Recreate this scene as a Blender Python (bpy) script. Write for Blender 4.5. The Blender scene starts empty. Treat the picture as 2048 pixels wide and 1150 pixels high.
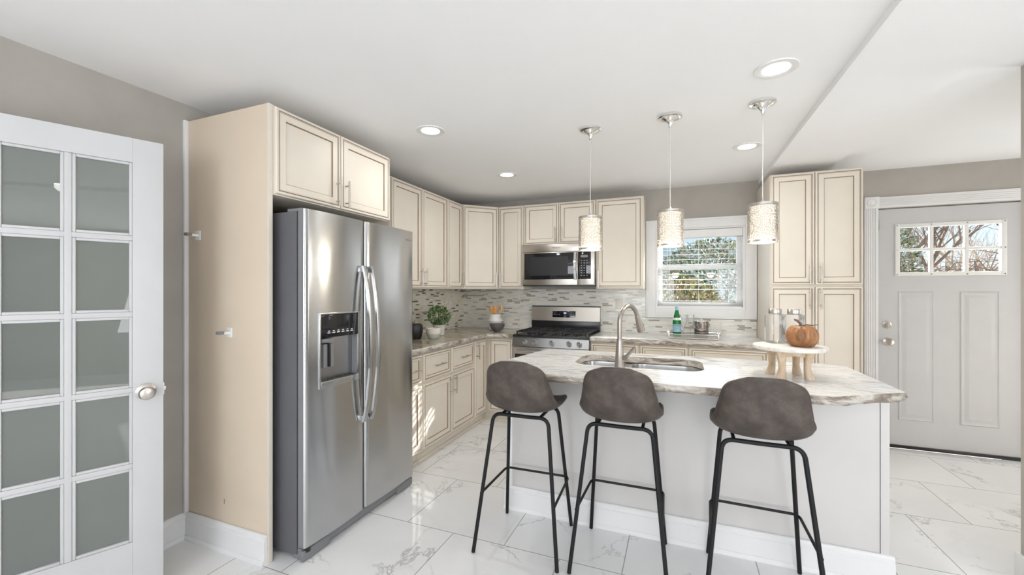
import bpy, bmesh, math, random
from mathutils import Vector, Matrix, Euler
random.seed(7)
PI = math.pi
SC = bpy.context.scene
COL = SC.collection

# ------------------------------------------------------------------ camera
cam_d = bpy.data.cameras.new('camera')
cam = bpy.data.objects.new('camera', cam_d); COL.objects.link(cam)
cam_d.sensor_width = 36.0
cam_d.lens = 36.0 * 834.34 / 2048
cam_d.shift_y = 7.07 / 2048
cam_d.clip_start = 0.05; cam_d.clip_end = 300
cam.location = (2.467, -4.561, 1.351)
cam.rotation_euler = (PI/2, 0, 0.3799)
SC.camera = cam

# ------------------------------------------------------------------ exposure, sky, sun, daylight, fill
SC.view_settings.view_transform = 'Standard'
SC.view_settings.look = 'None'
SC.view_settings.exposure = 0.05
SC.view_settings.gamma = 1.0
SC.view_settings.use_curve_mapping = False
SC.cycles.max_bounces = 10
SC.cycles.diffuse_bounces = 5
SC.cycles.glossy_bounces = 5
SC.cycles.transparent_max_bounces = 16
SC.cycles.transmission_bounces = 8
SC.cycles.sample_clamp_indirect = 6.0
SC.cycles.use_denoising = True

SUN_DIR = Vector((1.98, 1.95, 1.25)).normalized()      # towards the sun
W = bpy.data.worlds.new('sky'); SC.world = W; W.use_nodes = True
nt = W.node_tree; nt.nodes.clear()
o = nt.nodes.new('ShaderNodeOutputWorld'); b = nt.nodes.new('ShaderNodeBackground')
sky = nt.nodes.new('ShaderNodeTexSky'); sky.sky_type = 'NISHITA'; sky.sun_disc = False
sky.sun_elevation = math.radians(24); sky.sun_rotation = math.radians(45)
mixs = nt.nodes.new('ShaderNodeMix'); mixs.data_type = 'RGBA'; mixs.inputs[0].default_value = 0.86
mixs.inputs[7].default_value = (3.9, 5.0, 6.3, 1)
nt.links.new(sky.outputs[0], mixs.inputs[6]); nt.links.new(mixs.outputs[2], b.inputs[0])
nt.links.new(b.outputs[0], o.inputs[0]); b.inputs[1].default_value = 0.16

sd = bpy.data.lights.new('sun', 'SUN'); sd.energy = 36; sd.angle = math.radians(0.6); sd.color = (1, .96, .9)
so = bpy.data.objects.new('sun', sd); COL.objects.link(so)
so.rotation_euler = SUN_DIR.to_track_quat('Z', 'Y').to_euler(); so.location = (12, 11, 8)

def area(name, loc, rot, sx, sy, power, color=(1, 1, 1)):
    l = bpy.data.lights.new(name, 'AREA'); l.shape = 'RECTANGLE'; l.size = sx; l.size_y = sy
    l.energy = power; l.color = color
    ob = bpy.data.objects.new(name, l); COL.objects.link(ob); ob.location = loc; ob.rotation_euler = rot
    return ob
# fill added at assumed, unseen windows behind the camera, plus daylight from the right
area('rear_fill_light', (1.5, -7.93, 1.35), (PI/2+.50, 0, 0), 1.7, 1.5, 60, (.94, .97, 1))
area('rear_fill_light', (4.3, -7.93, 1.35), (PI/2+.50, 0, 0), 1.7, 1.5, 60, (.94, .97, 1))
area('side_window_daylight', (6.53, -4.9, 1.35), (PI/2+.55, 0, PI/2), 1.9, 1.5, 42, (.94, .97, 1))
area('entry_fill_light', (6.53, -.95, 1.35), (PI/2+.15, 0, PI/2), 1.0, 1.5, 15, (.94, .97, 1))  # fill added to brighten the entry, at an unseen, assumed window
area('kitchen_window_daylight', (2.65, 0.14, 1.58), (-PI/2, 0, 0), .80, .78, 1.5, (.95, .98, 1))
area('entry_lite_daylight', (4.555, 0.08, 1.70), (-PI/2, 0, 0), .62, .38, 5, (.95, .98, 1))

# ------------------------------------------------------------------ materials
MATS = {}
def lin(c):
    return tuple(((x/255)/12.92 if x/255 <= .04045 else ((x/255+.055)/1.055)**2.4) for x in c)
def newmat(name):
    m = bpy.data.materials.new(name); m.use_nodes = True; MATS[name] = m
    return m, m.node_tree, m.node_tree.nodes['Principled BSDF']
def N(nt, t, **k):
    n = nt.nodes.new(t)
    for a, v in k.items(): setattr(n, a, v)
    return n
def coords(nt, scale=(1, 1, 1), loc=(0, 0, 0), kind='Object', rot=(0, 0, 0)):
    tc = N(nt, 'ShaderNodeTexCoord'); mp = N(nt, 'ShaderNodeMapping')
    mp.inputs['Scale'].default_value = scale; mp.inputs['Location'].default_value = loc; mp.inputs['Rotation'].default_value = rot
    nt.links.new(tc.outputs[kind], mp.inputs[0]); return mp.outputs[0]
def noise(nt, vec, scale, detail=4, rough=.55, dist=0):
    n = N(nt, 'ShaderNodeTexNoise'); n.inputs['Scale'].default_value = scale
    n.inputs['Detail'].default_value = detail; n.inputs['Roughness'].default_value = rough; n.inputs['Distortion'].default_value = dist
    if vec is not None: nt.links.new(vec, n.inputs['Vector'])
    return n
def ramp(nt, fac, stops, interp='LINEAR'):
    r = N(nt, 'ShaderNodeValToRGB'); r.color_ramp.interpolation = interp
    e = r.color_ramp.elements
    while len(e) < len(stops): e.new(.5)
    for i, (p, c) in enumerate(stops):
        e[i].position = p; e[i].color = tuple(c) + (1,)
    nt.links.new(fac, r.inputs[0]); return r.outputs[0]
def mixc(nt, fac, a, bb, mode='MIX'):
    m = N(nt, 'ShaderNodeMix', data_type='RGBA', blend_type=mode)
    for sock, v in ((0, fac), (6, a), (7, bb)):
        if isinstance(v, (int, float)): m.inputs[sock].default_value = v
        elif isinstance(v, tuple): m.inputs[sock].default_value = v + (1,)
        else: nt.links.new(v, m.inputs[sock])
    return m.outputs[2]
def math_(nt, op, a, bb=None, clamp=False):
    m = N(nt, 'ShaderNodeMath', operation=op); m.use_clamp = clamp
    for i, v in enumerate((a, bb)):
        if v is None: continue
        if isinstance(v, (int, float)): m.inputs[i].default_value = v
        else: nt.links.new(v, m.inputs[i])
    return m.outputs[0]
def bump(nt, p, h, strength=.2, dist=.01):
    b = N(nt, 'ShaderNodeBump'); b.inputs['Strength'].default_value = strength; b.inputs['Distance'].default_value = dist
    nt.links.new(h, b.inputs['Height']); nt.links.new(b.outputs[0], p.inputs['Normal']); return b

def simple(name, col, rough=.5, metal=0, var=.04, vscale=6, spec=.5, bmp=0, bscale=200, coat=0):
    """a painted or plain material with a faint procedural variation"""
    m, nt, p = newmat(name)
    v = coords(nt)
    n = noise(nt, v, vscale, 3)
    a = tuple(max(0, c*(1-var)) for c in col); bb = tuple(min(1, c*(1+var)) for c in col)
    nt.links.new(ramp(nt, n.outputs[0], [(.3, a), (.7, bb)]), p.inputs['Base Color'])
    p.inputs['Roughness'].default_value = rough; p.inputs['Metallic'].default_value = metal
    p.inputs['Specular IOR Level'].default_value = spec; p.inputs['Coat Weight'].default_value = coat
    if bmp: bump(nt, p, noise(nt, v, bscale, 2).outputs[0], bmp, .002)
    return m
simple('wall_paint', (.43, .405, .37), .75, bmp=.15)
simple('ceiling_paint', (.92, .92, .925), .8, var=.005, bmp=.1)
simple('white_paint', (.82, .82, .82), .4, var=.015)
simple('door_paint', (.58, .58, .587), .42, var=.02)
simple('cream_paint', (.755, .695, .605), .38, var=.02)
simple('glaze', (.30, .21, .14), .5, var=.15)
simple('side_panel_beige', (.70, .59, .465), .5, var=.03, vscale=3, bmp=.1, bscale=400)
simple('island_panel', (.655, .635, .62), .45, var=.04, vscale=2.5)
simple('nickel', (.56, .52, .48), .28, 1)
simple('chrome', (.80, .80, .80), .1, 1)
simple('dark_steel', (.40, .40, .41), .3, 1)
simple('fridge_side', (.12, .12, .13), .5, 0, bmp=.2, bscale=500)
simple('black_plastic', (.015, .015, .017), .35)
simple('black_gloss', (.012, .012, .014), .06)
simple('black_enamel', (.018, .018, .02), .22)
simple('cast_iron', (.02, .02, .022), .55, bmp=.3)
simple('black_metal', (.010, .010, .011), .5, spec=.3)
simple('grey_plastic', (.22, .22, .23), .45)
simple('white_plastic', (.80, .80, .78), .35)
simple('ivory_plastic', (.74, .71, .64), .4)
simple('slat_white', (.86, .86, .86), .45)
simple('ceramic_white', (.80, .79, .77), .3)
simple('ceramic_black', (.015, .015, .015), .35)
simple('ceramic_grey', (.12, .11, .11), .35)
simple('wood_spoon', (.62, .30, .09), .5, var=.2, vscale=20)
simple('wood_spoon_light', (.72, .45, .22), .5, var=.15, vscale=20)
simple('wood_dark_stem', (.16, .10, .07), .7, var=.2)
simple('leaf', (.09, .16, .05), .5, var=.7, vscale=60)
simple('leaf_pale', (.22, .30, .14), .5, var=.5, vscale=60)
simple('soil', (.05, .04, .03), .9)
simple('bark', (.22, .16, .13), .85, var=.4, vscale=9, bmp=.5, bscale=30)
simple('bark_pale', (.42, .33, .27), .85, var=.3, vscale=9)
simple('twig_red', (.40, .24, .17), .85, var=.4, vscale=9)
simple('hedge_green', (.07, .10, .03), .7, var=.8, vscale=4)
simple('hedge_brown', (.28, .19, .10), .8, var=.7, vscale=4)
simple('ivy_green', (.30, .34, .12), .7, var=.6, vscale=8)
simple('lawn', (.30, .29, .20), .9, var=.3, vscale=1.5)
simple('siding', (.55, .62, .66), .6, var=.05)
simple('roof_shingle', (.16, .24, .26), .8, var=.2, vscale=5)
simple('bottle_label_blue', (.33, .55, .66), .5)
simple('label_text_blue', (.05, .09, .2), .5)
simple('red_print', (.6, .05, .04), .5)
simple('gasket', (.05, .05, .05), .6)
simple('white_print', (.75, .75, .75), .5)
simple('logo_metal', (.45, .46, .48), .3, 1)

def steel(name, col=(.55, .555, .56), rough=.26, aniso=.55, wav=0.0, wscale=(1, 1.6, .5)):
    m, nt, p = newmat(name)
    p.inputs['Metallic'].default_value = 1
    v = coords(nt, (4, 4, 300))
    n = noise(nt, v, 1.5, 3)
    nt.links.new(ramp(nt, n.outputs[0], [(.3, tuple(c*.985 for c in col)), (.7, tuple(c*1.01 for c in col))]), p.inputs['Base Color'])
    mr = N(nt, 'ShaderNodeMapRange'); mr.inputs[3].default_value = rough*.97; mr.inputs[4].default_value = rough*1.03
    nt.links.new(n.outputs[0], mr.inputs[0]); nt.links.new(mr.outputs[0], p.inputs['Roughness'])
    p.inputs['Anisotropic'].default_value = aniso
    tg = N(nt, 'ShaderNodeTangent', direction_type='RADIAL', axis='Z'); nt.links.new(tg.outputs[0], p.inputs['Tangent']); p.inputs['Anisotropic Rotation'].default_value = .25
    if wav:
        w = noise(nt, coords(nt, wscale), 1.6, 1)
        bump(nt, p, w.outputs[0], wav, .12)
    return m
steel('steel'); steel('steel_door', (.53, .535, .54), .2, .8, .13); steel('steel_warm', (.60, .56, .51), .3)
steel('bucket_metal', (.42, .38, .36), .2, .3); steel('faucet_nickel', (.38, .345, .31), .3, .3)

def marble():
    m, nt, p = newmat('marble_tile')
    v = coords(nt, loc=(-1.3, 2.52, 0))
    br = N(nt, 'ShaderNodeTexBrick'); nt.links.new(v, br.inputs['Vector'])
    br.offset = .5; br.squash = 1
    for k, x in (('Scale', 1), ('Mortar Size', .0026), ('Mortar Smooth', .1), ('Brick Width', .61), ('Row Height', .592)): br.inputs[k].default_value = x
    br.inputs['Color1'].default_value = (0, 0, 0, 1); br.inputs['Color2'].default_value = (1, 1, 1, 1); br.inputs['Mortar'].default_value = (.5, .5, .5, 1)
    wv = math_(nt, 'MULTIPLY', br.outputs['Color'], 37.0)
    def n4(scale, detail, dist, rough=.55):
        n = N(nt, 'ShaderNodeTexNoise', noise_dimensions='4D'); nt.links.new(v, n.inputs['Vector']); nt.links.new(wv, n.inputs['W'])
        n.inputs['Scale'].default_value = scale; n.inputs['Detail'].default_value = detail; n.inputs['Distortion'].default_value = dist; n.inputs['Roughness'].default_value = rough
        return n.outputs[0]
    a = math_(nt, 'ABSOLUTE', math_(nt, 'SUBTRACT', n4(1.5, 7, .7, .6), .5))
    vein = ramp(nt, a, [(0, (1, 1, 1)), (.003, (.5, .5, .5)), (.009, (0, 0, 0))])
    mask = ramp(nt, n4(2.2, 2, 0), [(.44, (0, 0, 0)), (.6, (1, 1, 1))])
    vm = math_(nt, 'MULTIPLY', vein, mask)
    cloud = ramp(nt, n4(1.6, 3, .3), [(.35, (.80, .80, .80)), (.6, (.86, .86, .86))])
    soft = ramp(nt, math_(nt, 'ABSOLUTE', math_(nt, 'SUBTRACT', n4(1.1, 4, .5), .5)), [(0, (.55, .55, .55)), (.028, (0, 0, 0))])
    c1 = mixc(nt, math_(nt, 'MULTIPLY', math_(nt, 'MULTIPLY', soft, mask), .22), cloud, (.50, .49, .48))
    c2 = mixc(nt, math_(nt, 'MULTIPLY', vm, .75), c1, (.33, .32, .31))
    c3 = mixc(nt, br.outputs['Fac'], c2, (.38, .37, .36))
    nt.links.new(c3, p.inputs['Base Color']); p.inputs['Roughness'].default_value = .07
    bump(nt, p, math_(nt, 'SUBTRACT', 1.0, br.outputs['Fac']), .3, .002)
marble()

def mosaic(name, axis, dk, tint=(1, 1, 1)):
    m, nt, p = newmat(name)
    tc = N(nt, 'ShaderNodeTexCoord'); sp = N(nt, 'ShaderNodeSeparateXYZ'); cb = N(nt, 'ShaderNodeCombineXYZ')
    nt.links.new(tc.outputs['Object'], sp.inputs[0])
    nt.links.new(sp.outputs[axis], cb.inputs[0]); nt.links.new(sp.outputs[2], cb.inputs[1])
    def brick(w, off):
        br = N(nt, 'ShaderNodeTexBrick'); nt.links.new(cb.outputs[0], br.inputs['Vector'])
        br.offset = off; br.offset_frequency = 2; br.squash = 1.6; br.squash_frequency = 3
        for k, x in (('Scale', 1), ('Mortar Size', .0012), ('Mortar Smooth', .2), ('Brick Width', w), ('Row Height', .0165)): br.inputs[k].default_value = x
        br.inputs['Color1'].default_value = (0, 0, 0, 1); br.inputs['Color2'].default_value = (1, 1, 1, 1); br.inputs['Mortar'].default_value = (.3, .3, .3, 1)
        return br
    br = brick(.068, .37)
    col = ramp(nt, br.outputs['Color'], [(0, tuple(c*wm for c, wm in zip((.72, .70, .64), tint))), (.2, tuple(c*wm for c, wm in zip((.78, .76, .70), tint))), (.42, tuple(c*wm for c, wm in zip((.68, .68, .65), tint))), (.6, tuple(c*wm for c, wm in zip((.82, .80, .75), tint))), (.84, dk[0]), (.9, dk[1])], 'CONSTANT')
    col = mixc(nt, br.outputs['Fac'], col, (.72, .70, .64))
    nt.links.new(col, p.inputs['Base Color'])
    nt.links.new(ramp(nt, br.outputs['Color'], [(0, (.32,)*3), (.4, (.14,)*3), (.76, (.08,)*3)], 'CONSTANT'), p.inputs['Roughness'])
    bump(nt, p, math_(nt, 'SUBTRACT', 1.0, br.outputs['Fac']), .5, .002)
mosaic('mosaic_back', 0, ((.52, .49, .44), (.38, .35, .30))); mosaic('mosaic_left', 1, ((.28, .24, .19), (.17, .14, .11)), (1, .97, .88))  # back wall's dark strips lightened in colour to stand for reflection in the glass

def stone(name, brown, rot=0.05, stretch=(.75, 3.6, 1.5), loc=(0, 0, 0)):
    m, nt, p = newmat(name)
    v = coords(nt, stretch, loc, rot=(0, 0, rot))
    n = noise(nt, v, 1.7, 8, .6, 1.6).outputs[0]
    lo = (.17, .135, .10) if brown else (.22, .19, .155)
    c = ramp(nt, n, [(.27, lo), (.36, (.27, .215, .14) if brown else (.50, .48, .45)), (.42, (.50, .455, .38) if brown else (.74, .74, .71)), (.49, (.34, .28, .195) if brown else (.84, .85, .86)),
                     (.54, (.21, .175, .125) if brown else (.62, .63, .63)), (.59, (.66, .62, .56) if brown else (.84, .85, .86)), (.68, (.33, .28, .21) if brown else (.72, .72, .70)), (.78, lo)])
    n2 = noise(nt, coords(nt, (1.5, 9, 3), loc, rot=(0, 0, rot+.12)), 3, 6, .6, 2).outputs[0]
    vein = ramp(nt, math_(nt, 'ABSOLUTE', math_(nt, 'SUBTRACT', n2, .5)), [(0, (1, 1, 1)), (.035, (0, 0, 0))])
    c = mixc(nt, math_(nt, 'MULTIPLY', vein, .55 if brown else .38), c, (.20, .165, .13))
    nt.links.new(c, p.inputs['Base Color']); p.inputs['Roughness'].default_value = .16
stone('stone_brown', True, .9, (.7, 2.6, 1.5)); stone('stone_white', False, .12, loc=(3.1, 1.2, 0)); stone('stone_island', False, .28, (.75, 2.1, 1.5), (1.3, .4, 0))
def stone_edge(name, a, bb, c):
    m, nt, p = newmat(name)
    n = noise(nt, coords(nt, (1, 1, 3)), 7, 8, .65, 1.2).outputs[0]
    nt.links.new(ramp(nt, n, [(.32, a), (.46, bb), (.58, c), (.7, bb)]), p.inputs['Base Color'])
    p.inputs['Roughness'].default_value = .35; bump(nt, p, n, .6, .01)
stone_edge('stone_edge', (.13, .10, .08), (.34, .29, .24), (.66, .63, .58))

def leather():
    m, nt, p = newmat('brown_leather')
    v = coords(nt)
    n = noise(nt, v, 13, 6, .65).outputs[0]
    nt.links.new(ramp(nt, n, [(.3, (.046, .035, .029)), (.5, (.072, .056, .047)), (.7, (.112, .090, .076))]), p.inputs['Base Color'])
    p.inputs['Roughness'].default_value = .5
    bump(nt, p, noise(nt, v, 160, 2).outputs[0], .15, .001)
leather()

def pumpkin_wood():
    m, nt, p = newmat('pumpkin_wood')
    n = noise(nt, coords(nt, (1, 1, .5)), 26, 5, .6, .8).outputs[0]
    nt.links.new(ramp(nt, n, [(.28, (.12, .055, .025)), (.45, (.28, .12, .045)), (.6, (.36, .165, .065)), (.75, (.50, .29, .14))]), p.inputs['Base Color'])
    p.inputs['Roughness'].default_value = .35
    m, nt, p = newmat('bleached_wood')
    n = noise(nt, coords(nt, (1, 1, .35)), 30, 5, .6, .5).outputs[0]
    nt.links.new(ramp(nt, n, [(.25, (.36, .24, .14)), (.42, (.58, .44, .30)), (.6, (.68, .55, .42)), (.78, (.76, .68, .58))]), p.inputs['Base Color'])
    p.inputs['Roughness'].default_value = .65
    m, nt, p = newmat('whitewashed_wood')
    n = noise(nt, coords(nt, (1, 5, 1)), 12, 4).outputs[0]
    nt.links.new(ramp(nt, n, [(.3, (.66, .60, .54)), (.6, (.80, .77, .73))]), p.inputs['Base Color'])
    p.inputs['Roughness'].default_value = .5
pumpkin_wood()

def pot_pattern():
    m, nt, p = newmat('etched_ceramic')
    vo = N(nt, 'ShaderNodeTexVoronoi', feature='DISTANCE_TO_EDGE'); vo.inputs['Scale'].default_value = 90
    nt.links.new(coords(nt), vo.inputs['Vector'])
    nt.links.new(ramp(nt, vo.outputs[0], [(.03, (.38, .36, .36)), (.1, (.72, .71, .70))]), p.inputs['Base Color'])
    p.inputs['Roughness'].default_value = .6
    m, nt, p = newmat('two_tone_ceramic')
    sp = N(nt, 'ShaderNodeSeparateXYZ'); tc = N(nt, 'ShaderNodeTexCoord'); nt.links.new(tc.outputs['Object'], sp.inputs[0])
    nt.links.new(ramp(nt, math_(nt, 'MULTIPLY', sp.outputs[2], 10), [(.46, (.50, .53, .47)), (.50, (.76, .72, .64))]), p.inputs['Base Color'])
    p.inputs['Roughness'].default_value = .5
pot_pattern()

def glassy(name, tint=(.93, .96, .95), refl=1.0, rough=0.0, haze=None):
    m = bpy.data.materials.new(name); m.use_nodes = True; MATS[name] = m
    nt = m.node_tree; nt.nodes.clear()
    out = N(nt, 'ShaderNodeOutputMaterial'); mx = N(nt, 'ShaderNodeMixShader')
    tr = N(nt, 'ShaderNodeBsdfTransparent'); tr.inputs[0].default_value = tint + (1,)
    gl = N(nt, 'ShaderNodeBsdfGlossy'); gl.inputs['Roughness'].default_value = rough
    fr = N(nt, 'ShaderNodeFresnel'); fr.inputs[0].default_value = 1.5
    fac = math_(nt, 'MULTIPLY', fr.outputs[0], refl, True)
    nt.links.new(fac, mx.inputs[0]); nt.links.new(tr.outputs[0], mx.inputs[1]); nt.links.new(gl.outputs[0], mx.inputs[2])
    src = mx.outputs[0]
    if haze:
        df = N(nt, 'ShaderNodeBsdfDiffuse'); df.inputs[0].default_value = haze[0] + (1,)
        m2 = N(nt, 'ShaderNodeMixShader'); m2.inputs[0].default_value = haze[1]
        nt.links.new(src, m2.inputs[1]); nt.links.new(df.outputs[0], m2.inputs[2]); src = m2.outputs[0]
    nt.links.new(src, out.inputs[0])
glassy('window_glass', (.97, .99, 1), .7)
glassy('door_glass', (.80, .84, .82), 1.6, haze=((.46, .49, .48), .22))
glassy('clear_glass', (.98, .985, .985), .9, haze=((.9, .9, .9), .10))
glassy('thin_glass', (.98, .985, .985), .8, haze=((.9, .9, .9), .06))
glassy('bottle_glass', (.10, .55, .22), 1.6, haze=((.02, .30, .08), .45))
glassy('acrylic', (.93, .92, .90), 1.8, haze=((.8, .78, .74), .15))
glassy('cord_clear', (.9, .9, .88), 1, haze=((.85, .84, .80), .6))

def emis(name, col, s):
    m = bpy.data.materials.new(name); m.use_nodes = True; MATS[name] = m
    nt = m.node_tree; nt.nodes.clear()
    out = N(nt, 'ShaderNodeOutputMaterial'); e = N(nt, 'ShaderNodeEmission'); e.inputs[0].default_value = col + (1,); e.inputs[1].default_value = s
    nt.links.new(e.outputs[0], out.inputs[0])
emis('lamp_lens', (1, .98, .95), 9); emis('display_blue', (.35, .45, 1), 1.6); emis('display_white', (.8, .85, 1), .6)
m, nt, p = newmat('lamp_fabric')
p.inputs['Base Color'].default_value = (.85, .78, .66, 1); p.inputs['Emission Color'].default_value = (1, .92, .76, 1); p.inputs['Emission Strength'].default_value = .85
n = noise(nt, coords(nt), 240, 2); nt.links.new(ramp(nt, n.outputs[0], [(.35, (.72, .62, .48)), (.6, (.88, .82, .72))]), p.inputs['Base Color'])

# ------------------------------------------------------------------ mesh builder
class MB:
    def __init__(s): s.v = []; s.f = []; s.m = []; s.mats = []
    def mi(s, mat):
        if mat not in s.mats: s.mats.append(mat)
        return s.mats.index(mat)
    def add(s, vs, fs, mat, tf=None):
        b = len(s.v)
        s.v += [tuple(tf @ Vector(v)) if tf else tuple(v) for v in vs]
        k = s.mi(mat)
        for f in fs: s.f.append([b+i for i in f]); s.m.append(k)
        return s
    def box(s, x0, x1, y0, y1, z0, z1, mat, bev=0, tf=None):
        if bev <= 0:
            vs = [(x, y, z) for x in (x0, x1) for y in (y0, y1) for z in (z0, z1)]
            fs = [(0, 1, 3, 2), (4, 6, 7, 5), (0, 4, 5, 1), (2, 3, 7, 6), (0, 2, 6, 4), (1, 5, 7, 3)]
            return s.add(vs, fs, mat, tf)
        bm = bmesh.new(); bmesh.ops.create_cube(bm, size=1)
        for v in bm.verts:
            v.co = ((x0+x1)/2+v.co.x*(x1-x0), (y0+y1)/2+v.co.y*(y1-y0), (z0+z1)/2+v.co.z*(z1-z0))
        bmesh.ops.bevel(bm, geom=bm.edges[:], offset=bev, segments=2, affect='EDGES', profile=.6)
        bm.verts.index_update()
        s.add([v.co[:] for v in bm.verts], [[v.index for v in f.verts] for f in bm.faces], mat, tf); bm.free(); return s
    def prism(s, poly, z0, z1, mat, tf=None):
        n = len(poly)
        vs = [(x, y, z0) for x, y in poly] + [(x, y, z1) for x, y in poly]
        fs = [list(range(n-1, -1, -1)), list(range(n, 2*n))] + [(i, (i+1) % n, n+(i+1) % n, n+i) for i in range(n)]
        return s.add(vs, fs, mat, tf)
    def lathe(s, prof, mat, c=(0, 0, 0), seg=24, axis='z', caps=True, tf=None, sq=(1, 1)):
        vs = []; fs = []
        for r, z in prof:
            for i in range(seg):
                a = 2*PI*i/seg
                p = (r*math.cos(a)*sq[0], r*math.sin(a)*sq[1], z)
                if axis == 'x': p = (p[2], p[0], p[1])
                elif axis == 'y': p = (p[0], p[2], p[1])
                vs.append((p[0]+c[0], p[1]+c[1], p[2]+c[2]))
        for k in range(len(prof)-1):
            for i in range(seg):
                j = (i+1) % seg
                fs.append((k*seg+i, k*seg+j, (k+1)*seg+j, (k+1)*seg+i))
        if caps:
            if prof[0][0] > 1e-5: fs.append(list(range(seg-1, -1, -1)))
            if prof[-1][0] > 1e-5: fs.append([(len(prof)-1)*seg+i for i in range(seg)])
        return s.add(vs, fs, mat, tf)
    def tube(s, pts, r, mat, seg=8, tf=None, closed=False):
        pts = [Vector(p) for p in pts]; n = len(pts)
        rr = r if isinstance(r, (list, tuple)) else [r]*n
        vs = []; fs = []; prev = None
        for i, p in enumerate(pts):
            if closed: t = (pts[(i+1) % n]-pts[i-1]).normalized()
            else: t = (pts[min(i+1, n-1)]-pts[max(i-1, 0)]).normalized()
            if prev is None:
                up = Vector((0, 0, 1)) if abs(t.z) < .9 else Vector((1, 0, 0))
                a = t.cross(up).normalized()
            else:
                a = (prev - t*prev.dot(t))
                a = a.normalized() if a.length > 1e-6 else t.orthogonal().normalized()
            prev = a; b = t.cross(a)
            for k in range(seg):
                an = 2*PI*k/seg; q = p + (a*math.cos(an)+b*math.sin(an))*rr[i]; vs.append(q[:])
        for i in range(n if closed else n-1):
            i2 = (i+1) % n
            for k in range(seg):
                k2 = (k+1) % seg; fs.append((i*seg+k, i*seg+k2, i2*seg+k2, i2*seg+k))
        if not closed:
            fs.append(list(range(seg-1, -1, -1))); fs.append([(n-1)*seg+k for k in range(seg)])
        return s.add(vs, fs, mat, tf)
    def build(s, name, parent=None, smooth=True, angle=35):
        me = bpy.data.meshes.new(name)
        me.from_pydata(s.v, [], s.f); me.validate()
        for mname in s.mats: me.materials.append(MATS[mname])
        if len(me.polygons) == len(s.m): me.polygons.foreach_set('material_index', s.m)
        bm = bmesh.new(); bm.from_mesh(me); bmesh.ops.recalc_face_normals(bm, faces=bm.faces[:]); bm.to_mesh(me); bm.free()
        if smooth:
            me.polygons.foreach_set('use_smooth', [True]*len(me.polygons)); me.set_sharp_from_angle(angle=math.radians(angle))
        me.update()
        ob = bpy.data.objects.new(name, me); COL.objects.link(ob)
        if parent: ob.parent = parent
        return ob

def thing(name, label, cat, loc=(0, 0, 0), rz=0, group=None):
    e = bpy.data.objects.new(name, None); COL.objects.link(e); e.empty_display_size = .05
    e.location = loc; e.rotation_euler = (0, 0, rz); e['label'] = label; e['category'] = cat
    if group: e['group'] = group
    return e
def tag(ob, label, cat, group=None, loc=None, rz=None):
    ob['label'] = label; ob['category'] = cat
    if group: ob['group'] = group
    if loc: ob.location = loc
    if rz is not None: ob.rotation_euler = (0, 0, rz)
    return ob
def struct(ob): ob['kind'] = 'structure'; return ob
def kids(o): return [c for c in bpy.data.objects if c.parent == o]
def dup(o, parent=None):
    c = o.copy(); COL.objects.link(c); c.parent = parent
    for k in kids(o): dup(k, c)
    return c
def text_mesh(s, size, mat, name, parent, loc, rot, ext=.0006):
    cu = bpy.data.curves.new(name, 'FONT'); cu.body = s; cu.size = size; cu.extrude = ext; cu.align_x = 'CENTER'; cu.align_y = 'CENTER'
    t = bpy.data.objects.new(name, cu); COL.objects.link(t)
    bpy.context.view_layer.update()
    me = bpy.data.meshes.new_from_object(t); bpy.data.objects.remove(t)
    me.materials.clear(); me.materials.append(MATS[mat])
    ob = bpy.data.objects.new(name, me); COL.objects.link(ob); ob.parent = parent; ob.location = loc; ob.rotation_euler = rot
    return ob
def arc_pts(c, r, a0, a1, n, u=(1, 0, 0), v=(0, 0, 1)):
    c = Vector(c); u = Vector(u); v = Vector(v)
    return [(c+u*r*math.cos(a0+(a1-a0)*i/n)+v*r*math.sin(a0+(a1-a0)*i/n))[:] for i in range(n+1)]
def rrect(x0, x1, y0, y1, r, n=6):
    pts = []
    for cx, cy, a in ((x1-r, y1-r, 0), (x0+r, y1-r, PI/2), (x0+r, y0+r, PI), (x1-r, y0+r, 1.5*PI)):
        for i in range(n+1):
            t = a+PI/2*i/n; pts.append((cx+r*math.cos(t), cy+r*math.sin(t)))
    return pts

# ------------------------------------------------------------------ the room
def zc(y): return 2.405 + .009*y
X0, X1, YB = -.05, 6.6, -8.0
mb = MB().box(X0-.2, X1+.2, YB-.2, .0, -.1, 0, 'marble_tile'); struct(mb.build('floor', smooth=False))
cm = MB()
cm.add([(X0-.2, .2, zc(.2)), (X1+.2, .2, zc(.2)), (X1+.2, YB-.2, zc(YB-.2)), (X0-.2, YB-.2, zc(YB-.2)),
        (X0-.2, .2, 2.6), (X1+.2, .2, 2.6), (X1+.2, YB-.2, 2.6), (X0-.2, YB-.2, 2.6)],
       [(0, 1, 2, 3), (7, 6, 5, 4), (0, 4, 5, 1), (1, 5, 6, 2), (2, 6, 7, 3), (3, 7, 4, 0)], 'ceiling_paint')
struct(cm.build('ceiling', smooth=False))
bm_ = MB(); bx0, bx1 = 3.175, 3.635; dz = .035
bm_.add([(bx0, 0, zc(0)-dz), (bx1, 0, zc(0)-dz), (bx1, YB, zc(YB)-dz), (bx0, YB, zc(YB)-dz),
         (bx0, 0, zc(0)), (bx1, 0, zc(0)), (bx1, YB, zc(YB)), (bx0, YB, zc(YB))],
        [(0, 1, 2, 3), (7, 6, 5, 4), (0, 4, 5, 1), (1, 5, 6, 2), (2, 6, 7, 3), (3, 7, 4, 0)], 'ceiling_paint')
struct(bm_.build('trim_1', smooth=False))       # the shallow ceiling beam

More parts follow.
